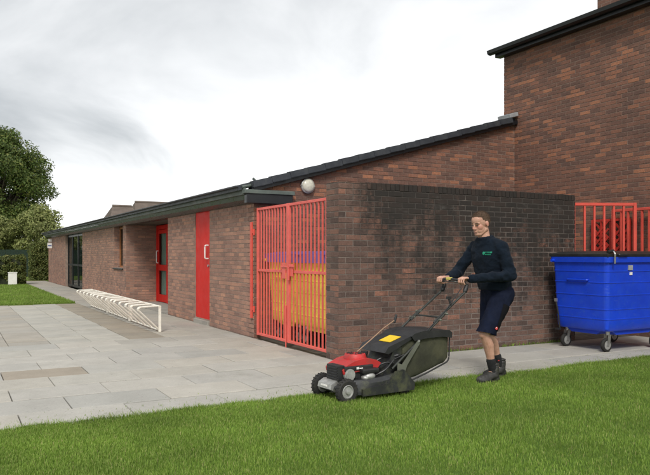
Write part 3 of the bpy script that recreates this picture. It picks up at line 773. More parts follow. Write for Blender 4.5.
def hedge(name, x0, x1, y0, y1, h, n, leaf, seed, label):
    t = empty(name, ((x0+x1)/2, (y0+y1)/2, 0), 0, label, 'hedge'); g = np.random.default_rng(seed)
    b = B(); box(b, x0+.14, x1-.14, y0+.14, y1-.14, -.05, h-.14); bmesh.ops.subdivide_edges(b, edges=list(b.edges), cuts=6, use_grid_fill=True)
    for v in b.verts: v.co += Vector((noise.noise(v.co*2), noise.noise(v.co*2+Vector((9, 0, 0))), noise.noise(v.co*2+Vector((0, 9, 0)))))*.09
    done('branches', b, 'hedge_core', t)
    nn = 300; cs = []; rs_ = []
    for k in range(nn):
        f = g.integers(0, 5); u, v = g.uniform(0, 1, 2)
        x, y, z = x0+.12+(x1-x0-.24)*u, y0+.12+(y1-y0-.24)*v, h*.95*g.uniform(.0, 1)
        if f == 0: x = x0+.12
        elif f == 1: x = x1-.12
        elif f in (2, 3): y = y0+.12
        else: z = h-.12
        cs.append((x, y, z)); rs_.append((.19, .19, .18))
    V, F = leaf_cloud(cs, rs_, [n//nn]*nn, leaf, seed, shell=.5); V[:, 2] = np.maximum(V[:, 2], .0)
    from_np('foliage', V, F, 'leaf_hedge', t)
hedge('clipped_hedge', -3.2, 3.0, 34.3, 35.7, 1.33, 42000, .05, 2, 'long low clipped hedge behind the white box')
hedge('clipped_hedge', 3.75, 4.95, 39.6, 41.2, 2.05, 26000, .05, 5, 'tall square hedge beyond the far end of the low building')
# green board fence behind the hedges
fx0, fx1, fy = -2.0, 9.0, 47.0
t = empty('green_fence', (fx0, fy, 0), 0, 'dark green board fence behind the low hedge', 'fence')
fm = bpy.data.meshes.new('board'); b = B(); box(b, -.07, .07, -.01, .01, 0, 1.72); b.to_mesh(fm); b.free(); fm.materials.append(M['fence_green'])
for k in range(int((fx1-fx0)/.15)):
    o = link(bpy.data.objects.new('board', fm)); o.parent = t; o.location = (k*.15+.07, random.uniform(-.006, .006), random.uniform(-.01, .01))
for z in (.3, 1.45):
    b = B(); box(b, fx0, fx1, fy+.012, fy+.06, z, z+.08); done('rail', b, 'fence_green', t)
# white box standing before the hedge
t = empty('white_box', (2.42, 33.9, 0), R(6), 'small upright white box on the grass before the low hedge', 'box')
b = B(); box(b, 2.24, 2.60, 33.75, 34.05, .03, .56); done('body', b, 'white', t, bevel=.02)
b = B(); box(b, 2.225, 2.615, 33.735, 34.065, .562, .60); done('lid', b, 'white', t, bevel=.012)
b = B(); box(b, 2.27, 2.57, 33.78, 34.02, -.02, .028); done('foot', b, 'black_plastic', t)
# sign sticking out from the far end of the front wall
t = empty('wall_sign', (4.3, 36.2, 1.9), 0, 'small white sign on the far end of the low front wall', 'sign')
b = B(); box(b, 4.17, 4.385, 36.18, 36.21, 1.72, 1.99); done('panel', b, 'white', t, bevel=.004)
b = B(); box(b, 4.20, 4.36, 36.170, 36.178, 1.83, 1.87); done('print', b, 'sign_blue', t)
b = B(); box(b, 4.22, 4.385, 36.18, 36.21, 2.05, 2.18); done('panel', b, 'white', t, bevel=.004)

# ------------------------------------------------------------------ bulkhead lamp on the gable wall
t = empty('bulkhead_lamp', (5.39, GY, 2.585), 0, 'round bulkhead lamp with grey opal glass on the gable wall', 'lamp')
c = (5.39, GY-.006, 2.575); ax = (0, -1, 0)
b = B(); lathe(b, [(.128, 0), (.132, .02), (.13, .05), (.118, .058)], c, ax, 32); done('rim', b, 'alloy', t, smooth=True)
b = B(); lathe(b, [(.116, .04), (.113, .068), (.095, .088), (.06, .10), (.02, .105)], c, ax, 32); done('glass', b, 'lamp_glass', t, smooth=True)
b = B(); cyl(b, (5.26, GY-.03, 2.575), (5.275, GY-.065, 2.575), .012, seg=8); cyl(b, (5.52, GY-.03, 2.575), (5.505, GY-.065, 2.575), .012, seg=8); done('clip', b, 'alloy', t)

# ------------------------------------------------------------------ yard gates of salmon red bars
GXp = 4.45
def gate_leaf(name, p0, p1, z0, z1, nbar, m, label, cat='gate', group=None, mid=None, bar=.02, fr=.042, lock=None):
    """leaf between two plan points, bars set in a rectangular frame"""
    p0, p1 = Vector((*p0, 0)), Vector((*p1, 0)); L = (p1-p0).length; a = math.atan2(p1.y-p0.y, p1.x-p0.x)
    t = empty(name, p0, a, label, cat, group); T = WM[t.name]
    def bx(*q):
        b = B(); box(b, *q); return b
    def part(n, b, mm=m, bev=.004):
        bmesh.ops.transform(b, matrix=T, verts=b.verts); return done(n, b, mm, t, bevel=bev, seg=1)
    h = fr/2
    part('stile', bx(0, fr, -h, h, z0, z1)); part('stile', bx(L-fr, L, -h, h, z0, z1))
    part('top_rail', bx(fr, L-fr, -h+.002, h-.002, z1-fr, z1-.002)); part('bottom_rail', bx(fr, L-fr, -h+.002, h-.002, z0+.002, z0+fr))
    if mid: part('middle_rail', bx(fr, L-fr, -h+.004, h-.004, mid-fr/2, mid+fr/2))
    me_ = bpy.data.meshes.new('bar'); b = bx(-bar/2, bar/2, -bar/2, bar/2, 0, 1)
    b.to_mesh(me_); b.free(); me_.materials.append(M[m])
    for k in range(nbar):
        for (za, zb) in ([(z0+fr, mid-fr/2), (mid+fr/2, z1-fr)] if mid else [(z0+fr, z1-fr)]):
            o = link(bpy.data.objects.new('bar', me_)); o.parent = t; o.location = (fr+(L-2*fr)*(k+1)/(nbar+1), 0, za); o.scale = (1, 1, zb-za)
    if lock: lock(part, bx, L, h)
    return t
def lock_a(part, bx, L, h):
    part('lock_plate', bx(L-.17, L-.046, -h-.014, -h-.002, 1.02, 1.26)); part('bolt', bx(L-.20, L+.06, -h-.03, -h-.016, 1.19, 1.215))
    part('drop_bolt', bx(L-.035, L-.015, -h-.022, -h-.004, -.02, .62))
def lock_b(part, bx, L, h):
    part('lock_plate', bx(.046, .19, -h-.014, -h-.002, 1.06, 1.24)); part('latch', bx(.06, .10, -h-.04, -h-.016, 1.0, 1.2)); part('bolt', bx(.1, .26, -h-.03, -h-.016, 1.2, 1.22))
gate_leaf('yard_gate', (GXp, 10.37), (GXp, 9.19), .055, 2.16, 9, 'gate_paint', 'salmon red barred gate leaf hinged at the low building', group='yard gate leaves', mid=1.13, lock=lock_a)
gate_leaf('yard_gate', (GXp, 9.175), (GXp, 7.965), .055, 2.16, 9, 'gate_paint', 'salmon red barred gate leaf beside the end of the stained wall', group='yard gate leaves', mid=1.13, lock=lock_b)
t = empty('gate_post', (4.41, 10.46, 0), 0, 'narrow red hinge post fixed to the brick corner left of the yard gates', 'post')
b = B(); box(b, 4.365, 4.392, 10.43, 10.50, .33, 1.93); done('plate', b, 'gate_paint2', t, bevel=.004)
for z in (.48, 1.76): b = B(); cyl(b, (4.40, 10.405, z-.05), (4.40, 10.405, z+.05), .018); box(b, 4.37, 4.40, 10.405, 10.44, z-.02, z+.02); done('hinge', b, 'gate_paint2', t)
# gates between the stained wall and the tall building
gate_leaf('side_gate', (8.86, 7.70), (9.82, 7.22), .36, 2.235, 5, 'gate_paint2', 'bright red barred gate standing ajar behind the blue bin', group='side gate leaves', bar=.03, fr=.05)
gate_leaf('side_gate', (10.17, 7.95), (10.13, 6.75), .36, 2.18, 7, 'gate_paint2', 'red barred gate folded back against the tall brick building', group='side gate leaves', bar=.03, fr=.05)
# red lattice panel against the tall wall
t = empty('lattice_panel', (10.2, 8.4, 0), 0, 'dark red lattice panel leaning on the tall brick wall behind the gates', 'lattice')
y0, y1, z0, z1, lx = 7.62, 8.42, .5, 2.02, 10.215
for a in ((y0, y0+.04, z0, z1), (y1-.04, y1, z0, z1)): b = B(); box(b, lx-.02, lx+.02, *a); done('frame_bar', b, 'crate_red', t)
for a in ((y0+.04, y1-.04, z0, z0+.04), (y0+.04, y1-.04, z1-.04, z1)): b = B(); box(b, lx-.018, lx+.018, *a); done('frame_bar', b, 'crate_red', t)
def slat(yc, zc, ln, ang_, xo):
    b = B(); box(b, -.007, .007, -.018, .018, -ln/2, ln/2, Matrix.Translation((lx+xo, yc, zc)) @ Matrix.Rotation(ang_, 4, 'X')); done('slat', b, 'crate_red', t)
for sgn, xo in ((1, -.01), (-1, .008)):
    for k in range(9):
        c0 = z0+.19+k*.142
        # clip a 45 degree line through the frame
        slat((y0+y1)/2-.2, c0+.0, .46, sgn*R(45), xo); slat((y0+y1)/2+.2, c0+.0, .46, sgn*R(45), xo+.0005)
for yy in (7.82, 8.02, 8.22): b = B(); box(b, lx-.012, lx+.012, yy-.014, yy+.014, z0+.04, z1-.04); done('upright', b, 'crate_red', t)

# ------------------------------------------------------------------ four-wheeled waste bins
def make_bin(name, loc, rotz, body, lid, label, ribs=True, latch=True):
    t = empty(name, loc, rotz, label, 'waste bin'); T = WM[t.name]
    def part(n, b, mm, parent=t, **k):
        bmesh.ops.transform(b, matrix=T, verts=b.verts); return done(n, b, mm, parent, **k)
    W, D = 1.36, .99
    def sect(z, e=0.):
        k = (z-.30)/(1.35-.30); w = (1.27+(W-1.27)*k)/2+e; d = (.91+(D-.91)*k)/2+e; return w, d
    def ring(b, z, e):
        w, d = sect(z, e); c = .065; out = []
        for q, (sx, sy) in enumerate(((1, -1), (1, 1), (-1, 1), (-1, -1))):
            for k in range(6):
                a = R(-90+90*q+18*k); out.append(b.verts.new((sx*(w-c)+c*math.cos(a), sy*(d-c)+c*math.sin(a), z)))
        return out
    b = B(); zs = [(.30, -.02), (.33, 0)]
    for zb in (.46, .60, .80, .98, 1.14):
        zs += [(zb-.004, .0), (zb+.003, .006), (zb+.014, .006), (zb+.018, .0005)]
    zs += [(1.27, .002), (1.275, .03), (1.352, .032), (1.352, -.02), (1.30, -.03)]
    rings = [ring(b, z, e) for z, e in zs]
    for A, Bq in zip(rings, rings[1:]):
        for k in range(24): b.faces.new((A[k], A[(k+1) % 24], Bq[(k+1) % 24], Bq[k]))
    b.faces.new(rings[0][::-1]); b.faces.new(rings[-1])
    bd = part('body', b, body, smooth=True, angle=30)
    # sloped pan under the body, between the castors
    b = B(); prism(b, [(-.36, .235), (.36, .235), (.50, .318), (-.50, .318)], -.40, .40); part('base_pan', b, body, bevel=.012)
    b = B(); prism(b, [(-.22, .24), (.22, .24), (.34, .317), (-.34, .317)], -.575, .575, 'X'); part('base_pan', b, body, bevel=.012)
    # lid: shallow hipped sheet with a lip
    b = B(); lv = [(.705, .525, 1.352), (.71, .53, 1.395), (.60, .42, 1.43), (.30, .2, 1.442)]
    rr_ = [[b.verts.new(p) for p in [(-w, -d, z), (w, -d, z), (w, d, z), (-w, d, z)]] for w, d, z in lv]
    for A, Bq in zip(rr_, rr_[1:]):
        for k in range(4): b.faces.new((A[k], A[(k+1) % 4], Bq[(k+1) % 4], Bq[k]))
    b.faces.new(rr_[-1]); b.faces.new(rr_[0][::-1]); ld = part('lid', b, lid, bevel=.01)
    if not latch:
        for q in ((-.716, .716, -.541, -.533), (-.716, .716, .533, .541), (-.724, -.716, -.54, .54), (.716, .724, -.54, .54)): b = B(); box(b, *q, 1.262, 1.40); part('lid_skirt', b, lid, ld)
    for x in (-.42, .42): b = B(); tube(b, smooth_path([(x-.09, -.53, 1.385), (x-.09, -.56, 1.385), (x+.09, -.56, 1.385), (x+.09, -.53, 1.385)], .02), .011); part('handle', b, lid, ld, smooth=True)
    # lifting lugs and grab bars on both ends
    for s in (-1, 1):
        b = B(); cyl(b, (s*.69, .44, 1.30), (s*.755, .44, 1.30), .024); part('lifting_lug', b, body, smooth=True)
        b = B(); tube(b, smooth_path([(s*.655, -.16, 1.02), (s*.695, -.16, 1.02), (s*.695, .20, 1.02), (s*.655, .20, 1.02)], .03), .014); part('grab_bar', b, body, smooth=True)
    for s in (-1, 1):
        for q in (-1, 1):
            x, y = s*.50, q*.36; dx = .035*s
            b = B(); box(b, x-.055, x+.055, y-.05, y+.05, .292, .302); cyl(b, (x, y, .24), (x, y, .292), .03)
            for e in (-1, 1): prism(b, [(x-.03, .25), (x+.03, .25), (x+dx+.022, .09), (x+dx-.022, .09)], y+e*.036-.003, y+e*.036+.003)
            cs = part('castor', b, 'steel')
            b = B(); lathe(b, [(.068, -.026), (.092, -.024), (.1, -.012), (.1, .012), (.092, .024), (.068, .026)], (x+dx, y, .1), (0, 1, 0), 24); part('wheel', b, 'rubber', cs, smooth=True)
            b = B(); lathe(b, [(.02, -.03), (.04, -.028), (.064, -.0265), (.064, .0265), (.04, .028), (.02, .03)], (x+dx, y, .1), (0, 1, 0), 20); part('hub', b, 'alloy', cs, smooth=True)
    if latch:
        b = B(); tube(b, [(-.665, .36, .27), (-.68, .375, .5), (-.70, .40, .68)], .012); box(b, -.73, -.66, .34, .40, .26, .285); part('brake_rod', b, 'black_plastic')
        b = B(); box(b, -.715, -.69, .38, .42, .68, .73); part('rod_clip', b, 'steel')
        b = B(); tube(b, smooth_path([(-.60, -.535, 1.43), (-.61, -.565, 1.40), (-.605, -.56, 1.33), (-.60, -.555, 1.26)], .02), .012); part('latch_strap', b, 'steel', smooth=True)
        b = B(); cyl(b, (-.68, -.50, 1.42), (-.56, -.50, 1.44), .022); part('latch_pin', b, 'black_plastic')
        y_ = -sect(1.2)[1]
        b = B(); box(b, -.24, -.15, -.505, -.483, 1.165, 1.235); part('label_plate', b, 'lead')
        b = B(); box(b, -.20, -.145, -.495, -.478, 1.095, 1.135); part('sticker', b, 'white')
    return t
make_bin('waste_bin', (8.68, 6.83, 0), 0, 'blue', 'lid_black', 'big blue four-wheeled waste bin with black lid beside the brick wall')
make_bin('waste_bin', (5.13, 8.70, 0), R(-90), 'bin_yellow', 'bin_purple', 'yellow waste bin with purple lid behind the right gate leaf, broad side to the bars', latch=False)
make_bin('waste_bin', (5.32, 9.885, 0), R(0), 'bin_yellow', 'bin_purple', 'yellow waste bin with purple lid behind the left gate leaf, end on to the bars', latch=False)

# ------------------------------------------------------------------ white bicycle racks
def rack(y0, y1, label, last):
    t = empty('bicycle_rack', (3.26, y0, 0), 0, label, 'bicycle rack', 'white bicycle racks'); x = 3.26; r = .015; h = .46
    def tb(n, pts, rad=.04, rr_=r): b = B(); tube(b, smooth_path(pts, rad), rr_, 7); done(n, b, 'white_paint', t, smooth=True)
    for yy in (y0+.02, y1-.02): b = B(); box(b, x-.022, x+.022, yy-.022, yy+.022, 0, h+.01); done('post', b, 'white_paint', t, bevel=.004, seg=1)
    tb('top_rail', [(x, y0+.02, h), (x, y1-.02, h)]); tb('ground_rail', [(x, y0+.02, .03), (x, y1-.02, .03)])
    n = 5
    for k in range(n):
        yc = y0+.12+(y1-y0-.24)*k/(n-1)
        for e in (-.035, .035):
            tb('hoop', [(x+.0, yc+e, .04), (x-.40, yc+e-.12+.02*math.sin(k*2.3), .415), (x-.37, yc+e-.11+.02*math.sin(k*2.3), h-.005), (x+.0, yc+e, h+.004)], .06)
rack(12.0, 14.25, 'rusty white bicycle rack nearest the camera', 0)
rack(14.35, 16.55, 'white bicycle rack in the middle of the row of three', 0)
rack(16.65, 18.85, 'white bicycle rack farthest along the row by the path', 1)
# ------------------------------------------------------------------ lawnmower (authored heading -X)
mw = empty('lawn_mower', (3.6, 5.65, 0), 0, 'red and black petrol lawnmower with olive grass bag, pushed over the lawn edge', 'lawnmower')
MY = 5.65
def mp_(n, b, mm, parent=mw, **k): return done(n, b, mm, parent, **k)
# cutting deck: rounded shell with nose, side skirts flaring to the rear
b = B(); out = []
for x, hw, z0, z1 in [(3.10, .07, .12, .15), (3.13, .125, .10, .175), (3.24, .145, .085, .195), (3.34, .225, .07, .205), (3.60, .24, .065, .21), (3.80, .235, .06, .235), (3.93, .225, .06, .22), (3.99, .22, .06, .15)]:
    c = .035
    out.append([b.verts.new(p) for p in [(x, MY-hw, z0), (x, MY-hw, z1-c), (x, MY-hw+c, z1), (x, MY+hw-c, z1), (x, MY+hw, z1-c), (x, MY+hw, z0)]])
for A, Q in zip(out, out[1:]):
    for k in range(6): b.faces.new((A[k], A[(k+1) % 6], Q[(k+1) % 6], Q[k]))
b.faces.new(out[0][::-1]); b.faces.new(out[-1])
deck = mp_('deck', b, 'deck_grey', bevel=.012, smooth=True)
b = B(); prism(b, [(3.09, .13), (3.15, .10), (3.22, .10), (3.25, .20), (3.16, .205), (3.10, .175)], MY-.11, MY+.11); mp_('nose_cover', b, 'alloy', deck, bevel=.02, smooth=True)
b = B(); box(b, 3.085, 3.093, MY-.05, MY+.05, .15, .165); mp_('nose_badge', b, 'white', deck)
for s in (-1, 1):      # side shields, the triangular rear cheeks
    b = B(); y = MY+s*.243; prism(b, [(3.36, .06), (3.99, .055), (4.00, .12), (3.86, .265), (3.76, .255), (3.66, .15), (3.36, .125)], y-.012, y+.012); mp_('side_shield', b, 'deck_grey', deck, bevel=.006)
b = B(); cyl(b, (3.92, MY-.20, .065), (3.92, MY+.20, .065), .06, seg=20); mp_('rear_roller', b, 'rubber', smooth=True)
for s in (-1, 1):
    c = (3.205, MY+s*.205, .116); ax = (0, s, 0)
    b = B(); lathe(b, [(.066, -.030), (.098, -.029), (.113, -.017), (.116, 0), (.113, .017), (.098, .029), (.066, .026)], c, ax, 28, ring=True)
    for k in range(22):
        a = k*2*math.pi/22; T = Matrix.Translation(c) @ Matrix.Rotation(a, 4, 'Y'); box(b, -.005, .005, -.022, .022, .108, .1185, T)
    wh = mp_('wheel', b, 'rubber', smooth=True)
    b = B(); lathe(b, [(.068, -.02), (.068, .02), (.057, .026), (.05, .012), (.026, .014), (.02, .032), (.006, .034)], c, ax, 24); mp_('rim', b, 'alloy', wh, smooth=True)
    b = B(); cyl(b, (c[0], c[1]-s*.05, c[2]), (c[0], c[1]+s*.031, c[2]), .012); box(b, c[0]-.01, c[0]+.10, c[1]-s*.045-.006, c[1]-s*.045+.006, .10, .16); mp_('axle_arm', b, 'steel', wh)
# engine
b = B(); cyl(b, (3.44, MY, .20), (3.44, MY, .30), .135, seg=28); box(b, 3.36, 3.60, MY-.13, MY+.12, .205, .285); eng = mp_('engine_block', b, 'black_plastic', bevel=.008)
b = B(); prism(b, [(3.205, .30), (3.215, .262), (3.62, .29), (3.66, .335), (3.60, .37), (3.47, .395), (3.34, .375), (3.24, .335)], MY-.145, MY+.145); cow = mp_('cowling', b, 'mower_red', eng, bevel=.03, seg=3, smooth=True)
b = B(); cyl(b, (3.46, MY+.01, .375), (3.46, MY+.01, .425), .115, .10, seg=28); mp_('starter_cover', b, 'mower_red', eng, bevel=.012, smooth=True)
for k in range(9):
    a = k*2*math.pi/9; b = B(); box(b, .035, .085, -.007, .007, .426, .430, Matrix.Translation((3.46, MY+.01, 0)) @ Matrix.Rotation(a, 4, 'Z')); mp_('vent_slot', b, 'black_plastic', eng)
b = B(); box(b, 3.22, 3.56, MY-.155, MY-.10, .285, .335); mp_('black_shroud', b, 'black_plastic', eng, bevel=.014)
b = B(); box(b, 3.16, 3.235, MY-.13, MY+.06, .205, .345)
for k in range(5): box(b, 3.150, 3.162, MY-.12, MY+.05, .222+k*.024, .232+k*.024)
mp_('silencer_guard', b, 'black_plastic', eng, bevel=.008)
b = B(); cyl(b, (3.275, MY-.17, .255), (3.275, MY-.06, .255), .048, seg=18)
for k in range(5): cyl(b, (3.275, MY-.165+k*.022, .255), (3.275, MY-.157+k*.022, .255), .058, seg=18)
mp_('cylinder_head', b, 'alloy', eng, smooth=True)
b = B(); ell(b, (3.50, MY-.165, .225), (.065, .045, .036)); ell(b, (3.445, MY-.165, .215), (.035, .04, .028)); mp_('carburettor', b, 'alloy', eng, smooth=True)
b = B(); box(b, 3.40, 3.60, MY-.20, MY-.125, .255, .30); mp_('air_filter', b, 'black_plastic', eng, bevel=.014)
b = B(); box(b, 3.355, 3.385, MY-.158, MY-.1555, .30, .32); box(b, 3.39, 3.43, MY-.158, MY-.1555, .302, .312); mp_('filter_label', b, 'white', eng)
for pts in ([(3.62, MY-.12, .29), (3.68, MY-.17, .34), (3.78, MY-.19, .33)], [(3.56, MY-.16, .22), (3.66, MY-.21, .27), (3.76, MY-.21, .36)], [(3.60, MY-.05, .30), (3.70, MY-.08, .37), (3.84, MY-.19, .40)]):
    b = B(); tube(b, smooth_path(pts, .05), .009, 6); mp_('cable', b, 'black_plastic', eng, smooth=True)
b = B(); cyl(b, (3.62, MY+.07, .31), (3.62, MY+.07, .40), .032); cyl(b, (3.62, MY+.07, .40), (3.62, MY+.07, .425), .038); mp_('fuel_cap', b, 'black_plastic', eng, smooth=True)
# discharge chute and hinged lid with its yellow label
b = B(); prism(b, [(3.66, .20), (3.74, .19), (3.98, .20), (4.06, .50), (3.80, .46)], MY-.17, MY+.17); mp_('chute', b, 'deck_grey', bevel=.012)
b = B(); prism(b, [(3.655, .435), (3.70, .49), (3.98, .575), (4.10, .605), (4.12, .585), (3.98, .54), (3.70, .42)], MY-.21, MY+.21); lid_ = mp_('rear_lid', b, 'black_plastic', bevel=.014, smooth=True)
s_ = .085/.28; T = Matrix.Translation((3.86, MY-.035, .5425)) @ Matrix.Rotation(-math.atan(s_), 4, 'Y')
b = B(); box(b, -.075, .075, -.085, .085, -.001, .004, T); lb = mp_('warning_label', b, 'yellow_label', lid_)
# grass bag with sagging olive sides and a black top
def bag_mesh():
    b = B(); secs = [(3.90, .20, .10, .50), (4.00, .205, .13, .585), (4.15, .215, .165, .605), (4.32, .215, .215, .60), (4.47, .20, .255, .595), (4.52, .185, .275, .575)]
    rings = []
    for x, hw, z0, z1 in secs:
        rg = []
        for k in range(28):
            a = 2*math.pi*k/28; ca, sa = math.cos(a), math.sin(a); p = .38
            yy = MY+hw*math.copysign(abs(ca)**p, ca); zz = (z0+z1)/2+(z1-z0)/2*math.copysign(abs(sa)**p, sa)
            q = .012*noise.noise((x*9, yy*9, zz*7)); s2 = 1 if yy > MY else -1
            rg.append(b.verts.new((x, yy+s2*(q-.012), zz+.5*q)))
        rings.append(rg)
    for A, Q in zip(rings, rings[1:]):
        for k in range(28): b.faces.new((A[k], A[(k+1) % 28], Q[(k+1) % 28], Q[k]))
    b.faces.new(rings[0][::-1]); b.faces.new(rings[-1])
    bmesh.ops.subdivide_edges(b, edges=list(b.edges), cuts=2, use_grid_fill=True, smooth=.4)
    for v in b.verts:
        s2 = 1 if v.co.y > MY else -1
        v.co.y += s2*.010*noise.noise((v.co.x*16+v.co.z*9, v.co.z*5, 2)); v.co.z += .005*noise.noise((v.co.x*14, v.co.y*14, 6))
    return b
bag = mp_('grass_bag', bag_mesh(), 'bag', smooth=True)
b = B(); prism(b, [(3.98, .575), (4.02, .60), (4.15, .622), (4.34, .616), (4.50, .605), (4.535, .58), (4.53, .525), (4.40, .545), (4.20, .545), (4.02, .53)], MY-.225, MY+.225)
mp_('bag_top', b, 'black_plastic', bag, bevel=.02, seg=3, smooth=True)
for s in (-1, 1):
    b = B(); tube(b, smooth_path([(3.90, MY+s*.205, .115), (4.20, MY+s*.21, .195), (4.515, MY+s*.195, .285), (4.53, MY+s*.19, .56)], .05), .008, 6); mp_('bag_frame', b, 'black_plastic', bag, smooth=True)
# handlebar
HW = .20
def hz(x): return .52+.735*(x-4.07)
for s in (-1, 1):
    y = MY+s*HW
    b = B(); tube(b, [(3.74, y+s*.012, hz(3.74)), (4.44, y, hz(4.44))], .0125, 10); lo = mp_('lower_handle_tube', b, 'handle_tube', smooth=True)
    b = B(); tube(b, smooth_path([(4.30, y-s*.022, hz(4.30)), (4.70, y-s*.022, hz(4.70)), (4.745, y-s*.025, 1.03), (4.70, y-s*.035, 1.105)], .035), .012, 10); up = mp_('upper_handle_tube', b, 'handle_tube', smooth=True)
    for x in (4.34, 4.42): b = B(); cyl(b, (x, y-.04, hz(x)), (x, y+.04, hz(x)), .009); ell(b, (x, y+s*.035, hz(x)), (.012, .010, .012), seg=10); mp_('clamp_knob', b, 'olive', lo, smooth=True)
    b = B(); prism(b, [(3.80, .20), (3.88, .20), (3.925, .30), (4.09, .50), (4.06, .525), (3.86, .31), (3.80, .33)], y+s*.022-.004, y+s*.022+.004); mp_('bracket', b, 'olive', lo)
    b = B(); cyl(b, (4.075, y-.03, hz(4.075)), (4.075, y+.04, hz(4.075)), .014); mp_('pivot_bolt', b, 'steel', lo, smooth=True)
    b = B(); capsule(b, (4.715, y-s*.03, 1.00), .025, (4.742, y-s*.03, 1.055), .021); mp_('grip', b, 'black_plastic', up, smooth=True)
b = B(); tube(b, [(4.37, MY-HW+.02, hz(4.37)), (4.37, MY+HW-.02, hz(4.37))], .009, 8); mp_('cross_bar', b, 'handle_tube', smooth=True)
b = B(); tube(b, smooth_path([(4.70, MY+HW-.03, 1.10), (4.665, MY+.10, 1.117), (4.655, MY, 1.122), (4.665, MY-.10, 1.117), (4.70, MY-HW+.03, 1.10)], .05), .0135, 10); hb = mp_('push_bar', b, 'black_plastic', smooth=True)
b = B(); tube(b, smooth_path([(4.71, MY+.14, 1.085), (4.64, MY+.10, 1.098), (4.63, MY-.10, 1.098), (4.71, MY-.14, 1.085)], .05), .006, 8); mp_('safety_bail', b, 'handle_tube', smooth=True)
b = B(); box(b, 4.635, 4.675, MY-.03, MY+.03, 1.112, 1.142); mp_('throttle_label', b, simple('pale_yellow', (.5, .42, .1), .5), hb, bevel=.006)
b = B(); tube(b, [(4.52, MY-.18, hz(4.52)+.005), (4.50, MY-.17, .93)], .012); box(b, 4.475, 4.52, MY-.185, MY-.155, .92, .95); mp_('throttle_lever', b, 'black_plastic', smooth=False)
b = B(); tube(b, [(4.66, MY-HW+.025, 1.03), (4.45, MY-HW+.0, hz(4.45)+.03), (4.2, MY-HW-.02, hz(4.2)+.02), (3.95, MY-HW-.01, .42), (3.75, MY-.16, .34)], .005, 6); mp_('control_cable', b, 'black_plastic', smooth=True)
b = B(); tube(b, [(3.50, MY+.06, .415), (3.72, MY+.10, .525), (3.93, MY+.155, .625), (4.105, MY+.18, .70)], .0055, 6); mp_('starter_cord', b, 'cord', smooth=True)
b = B(); capsule(b, (4.10, MY+.18, .68), .014, (4.12, MY+.18, .745), .014); mp_('starter_grip', b, 'black_plastic', smooth=True)
_hand = {'upper_handle_tube', 'lower_handle_tube', 'clamp_knob', 'grip', 'cross_bar', 'push_bar', 'safety_bail', 'throttle_label', 'throttle_lever', 'control_cable', 'bracket', 'pivot_bolt'}
for o in list(mw.children_recursive):                # draw the handle out to its full reach
    if o.name.split('.')[0] in _hand:
        for v in o.data.vertices: v.co.x += .06*min(1, max(0, (v.co.x-.5)/.6))
_a = R(5); mw.rotation_euler = (0, 0, _a)          # heading turned a little off the wall's line
_v = Matrix.Rotation(_a, 3, 'Z') @ Vector((-.8, 0, 0)); mw.location = (4.4-.03+_v.x, 5.65+.03+_v.y, 0)

# ------------------------------------------------------------------ the man
man = empty('person', (5.2, 5.6, 0), 0, 'man in navy jumper and dark shorts pushing the lawnmower', 'person')
V3 = Vector
HC = V3((5.04, 5.615, 1.718))
hr = Matrix.Rotation(R(180+4), 3, 'Z') @ Matrix.Rotation(R(13), 3, 'Y')      # local x = facing; nose slightly down, turned a little to the mower
def hp(x, y, z): return HC + hr @ V3((x, y, z))
# joints
shL, elL, wrL = V3((5.15, 5.405, 1.462)), V3((5.215, 5.34, 1.165)), V3((4.778, 5.465, 1.128))
shR, elR, wrR = V3((5.14, 5.825, 1.462)), V3((4.98, 5.92, 1.19)), V3((4.768, 5.828, 1.135))
hipL, knL, anL = V3((5.27, 5.515, .95)), V3((4.965, 5.475, .53)), V3((5.10, 5.485, .12))
hipR, knR, anR = V3((5.28, 5.70, .95)), V3((5.23, 5.70, .50)), V3((5.40, 5.70, .125))
bmn = B()
# head and neck
ell(bmn, hp(-.016, 0, .032), (.107, .085, .100), hr); ell(bmn, hp(.020, 0, -.045), (.074, .067, .080), hr)
ell(bmn, hp(.068, 0, -.098), (.026, .032, .024), hr); ell(bmn, hp(.045, 0, .05), (.052, .066, .06), hr)
for s in (-1, 1): ell(bmn, hp(.038, s*.030, -.058), (.046, .030, .046), hr)
for s in (-1, 1):
    ell(bmn, hp(.048, s*.038, -.022), (.038, .030, .042), hr); capsule(bmn, hp(.084, s*.012, .020), .013, hp(.072, s*.048, .020), .012)
    capsule(bmn, hp(-.015, s*.052, -.06), .026, hp(.058, s*.026, -.10), .022)
    ell(bmn, hp(-.014, s*.088, -.004), (.019, .009, .031), hr); ell(bmn, hp(-.02, s*.086, .010), (.012, .012, .016), hr)
capsule(bmn, hp(.090, 0, .012), .009, hp(.112, 0, -.030), .0125); ell(bmn, hp(.104, 0, -.036), (.013, .019, .010), hr)
ell(bmn, hp(.088, 0, -.063), (.012, .026, .007), hr); ell(bmn, hp(.086, 0, -.076), (.012, .022, .008), hr)
chain(bmn, [(hp(-.025, 0, -.05), .058), (V3((5.095, 5.615, 1.545)), .070), (V3((5.14, 5.615, 1.44)), .075)])
# trunk
ell(bmn, (5.15, 5.615, 1.36), (.105, .165, .13)); ell(bmn, (5.20, 5.615, 1.18), (.10, .14, .15)); ell(bmn, (5.265, 5.608, .98), (.105, .145, .11))
for sh, el, wr in ((shL, elL, wrL), (shR, elR, wrR)): chain(bmn, [(V3((5.15, 5.615, 1.43)), .06), (sh, .052), (el, .040), (el.lerp(wr, .35), .042), (wr, .027)])
for hip, kn, an in ((hipL, knL, anL), (hipR, knR, anR)):
    back = V3((.022, 0, 0)); calf = kn.lerp(an, .30)+back
    chain(bmn, [(hip, .085), (hip.lerp(kn, .5), .075), (kn, .054), (calf, .058), (kn.lerp(an, .6)+back*.5, .044), (an, .036)])
    ell(bmn, kn+V3((-.016, 0, .0)), (.045, .042, .05))
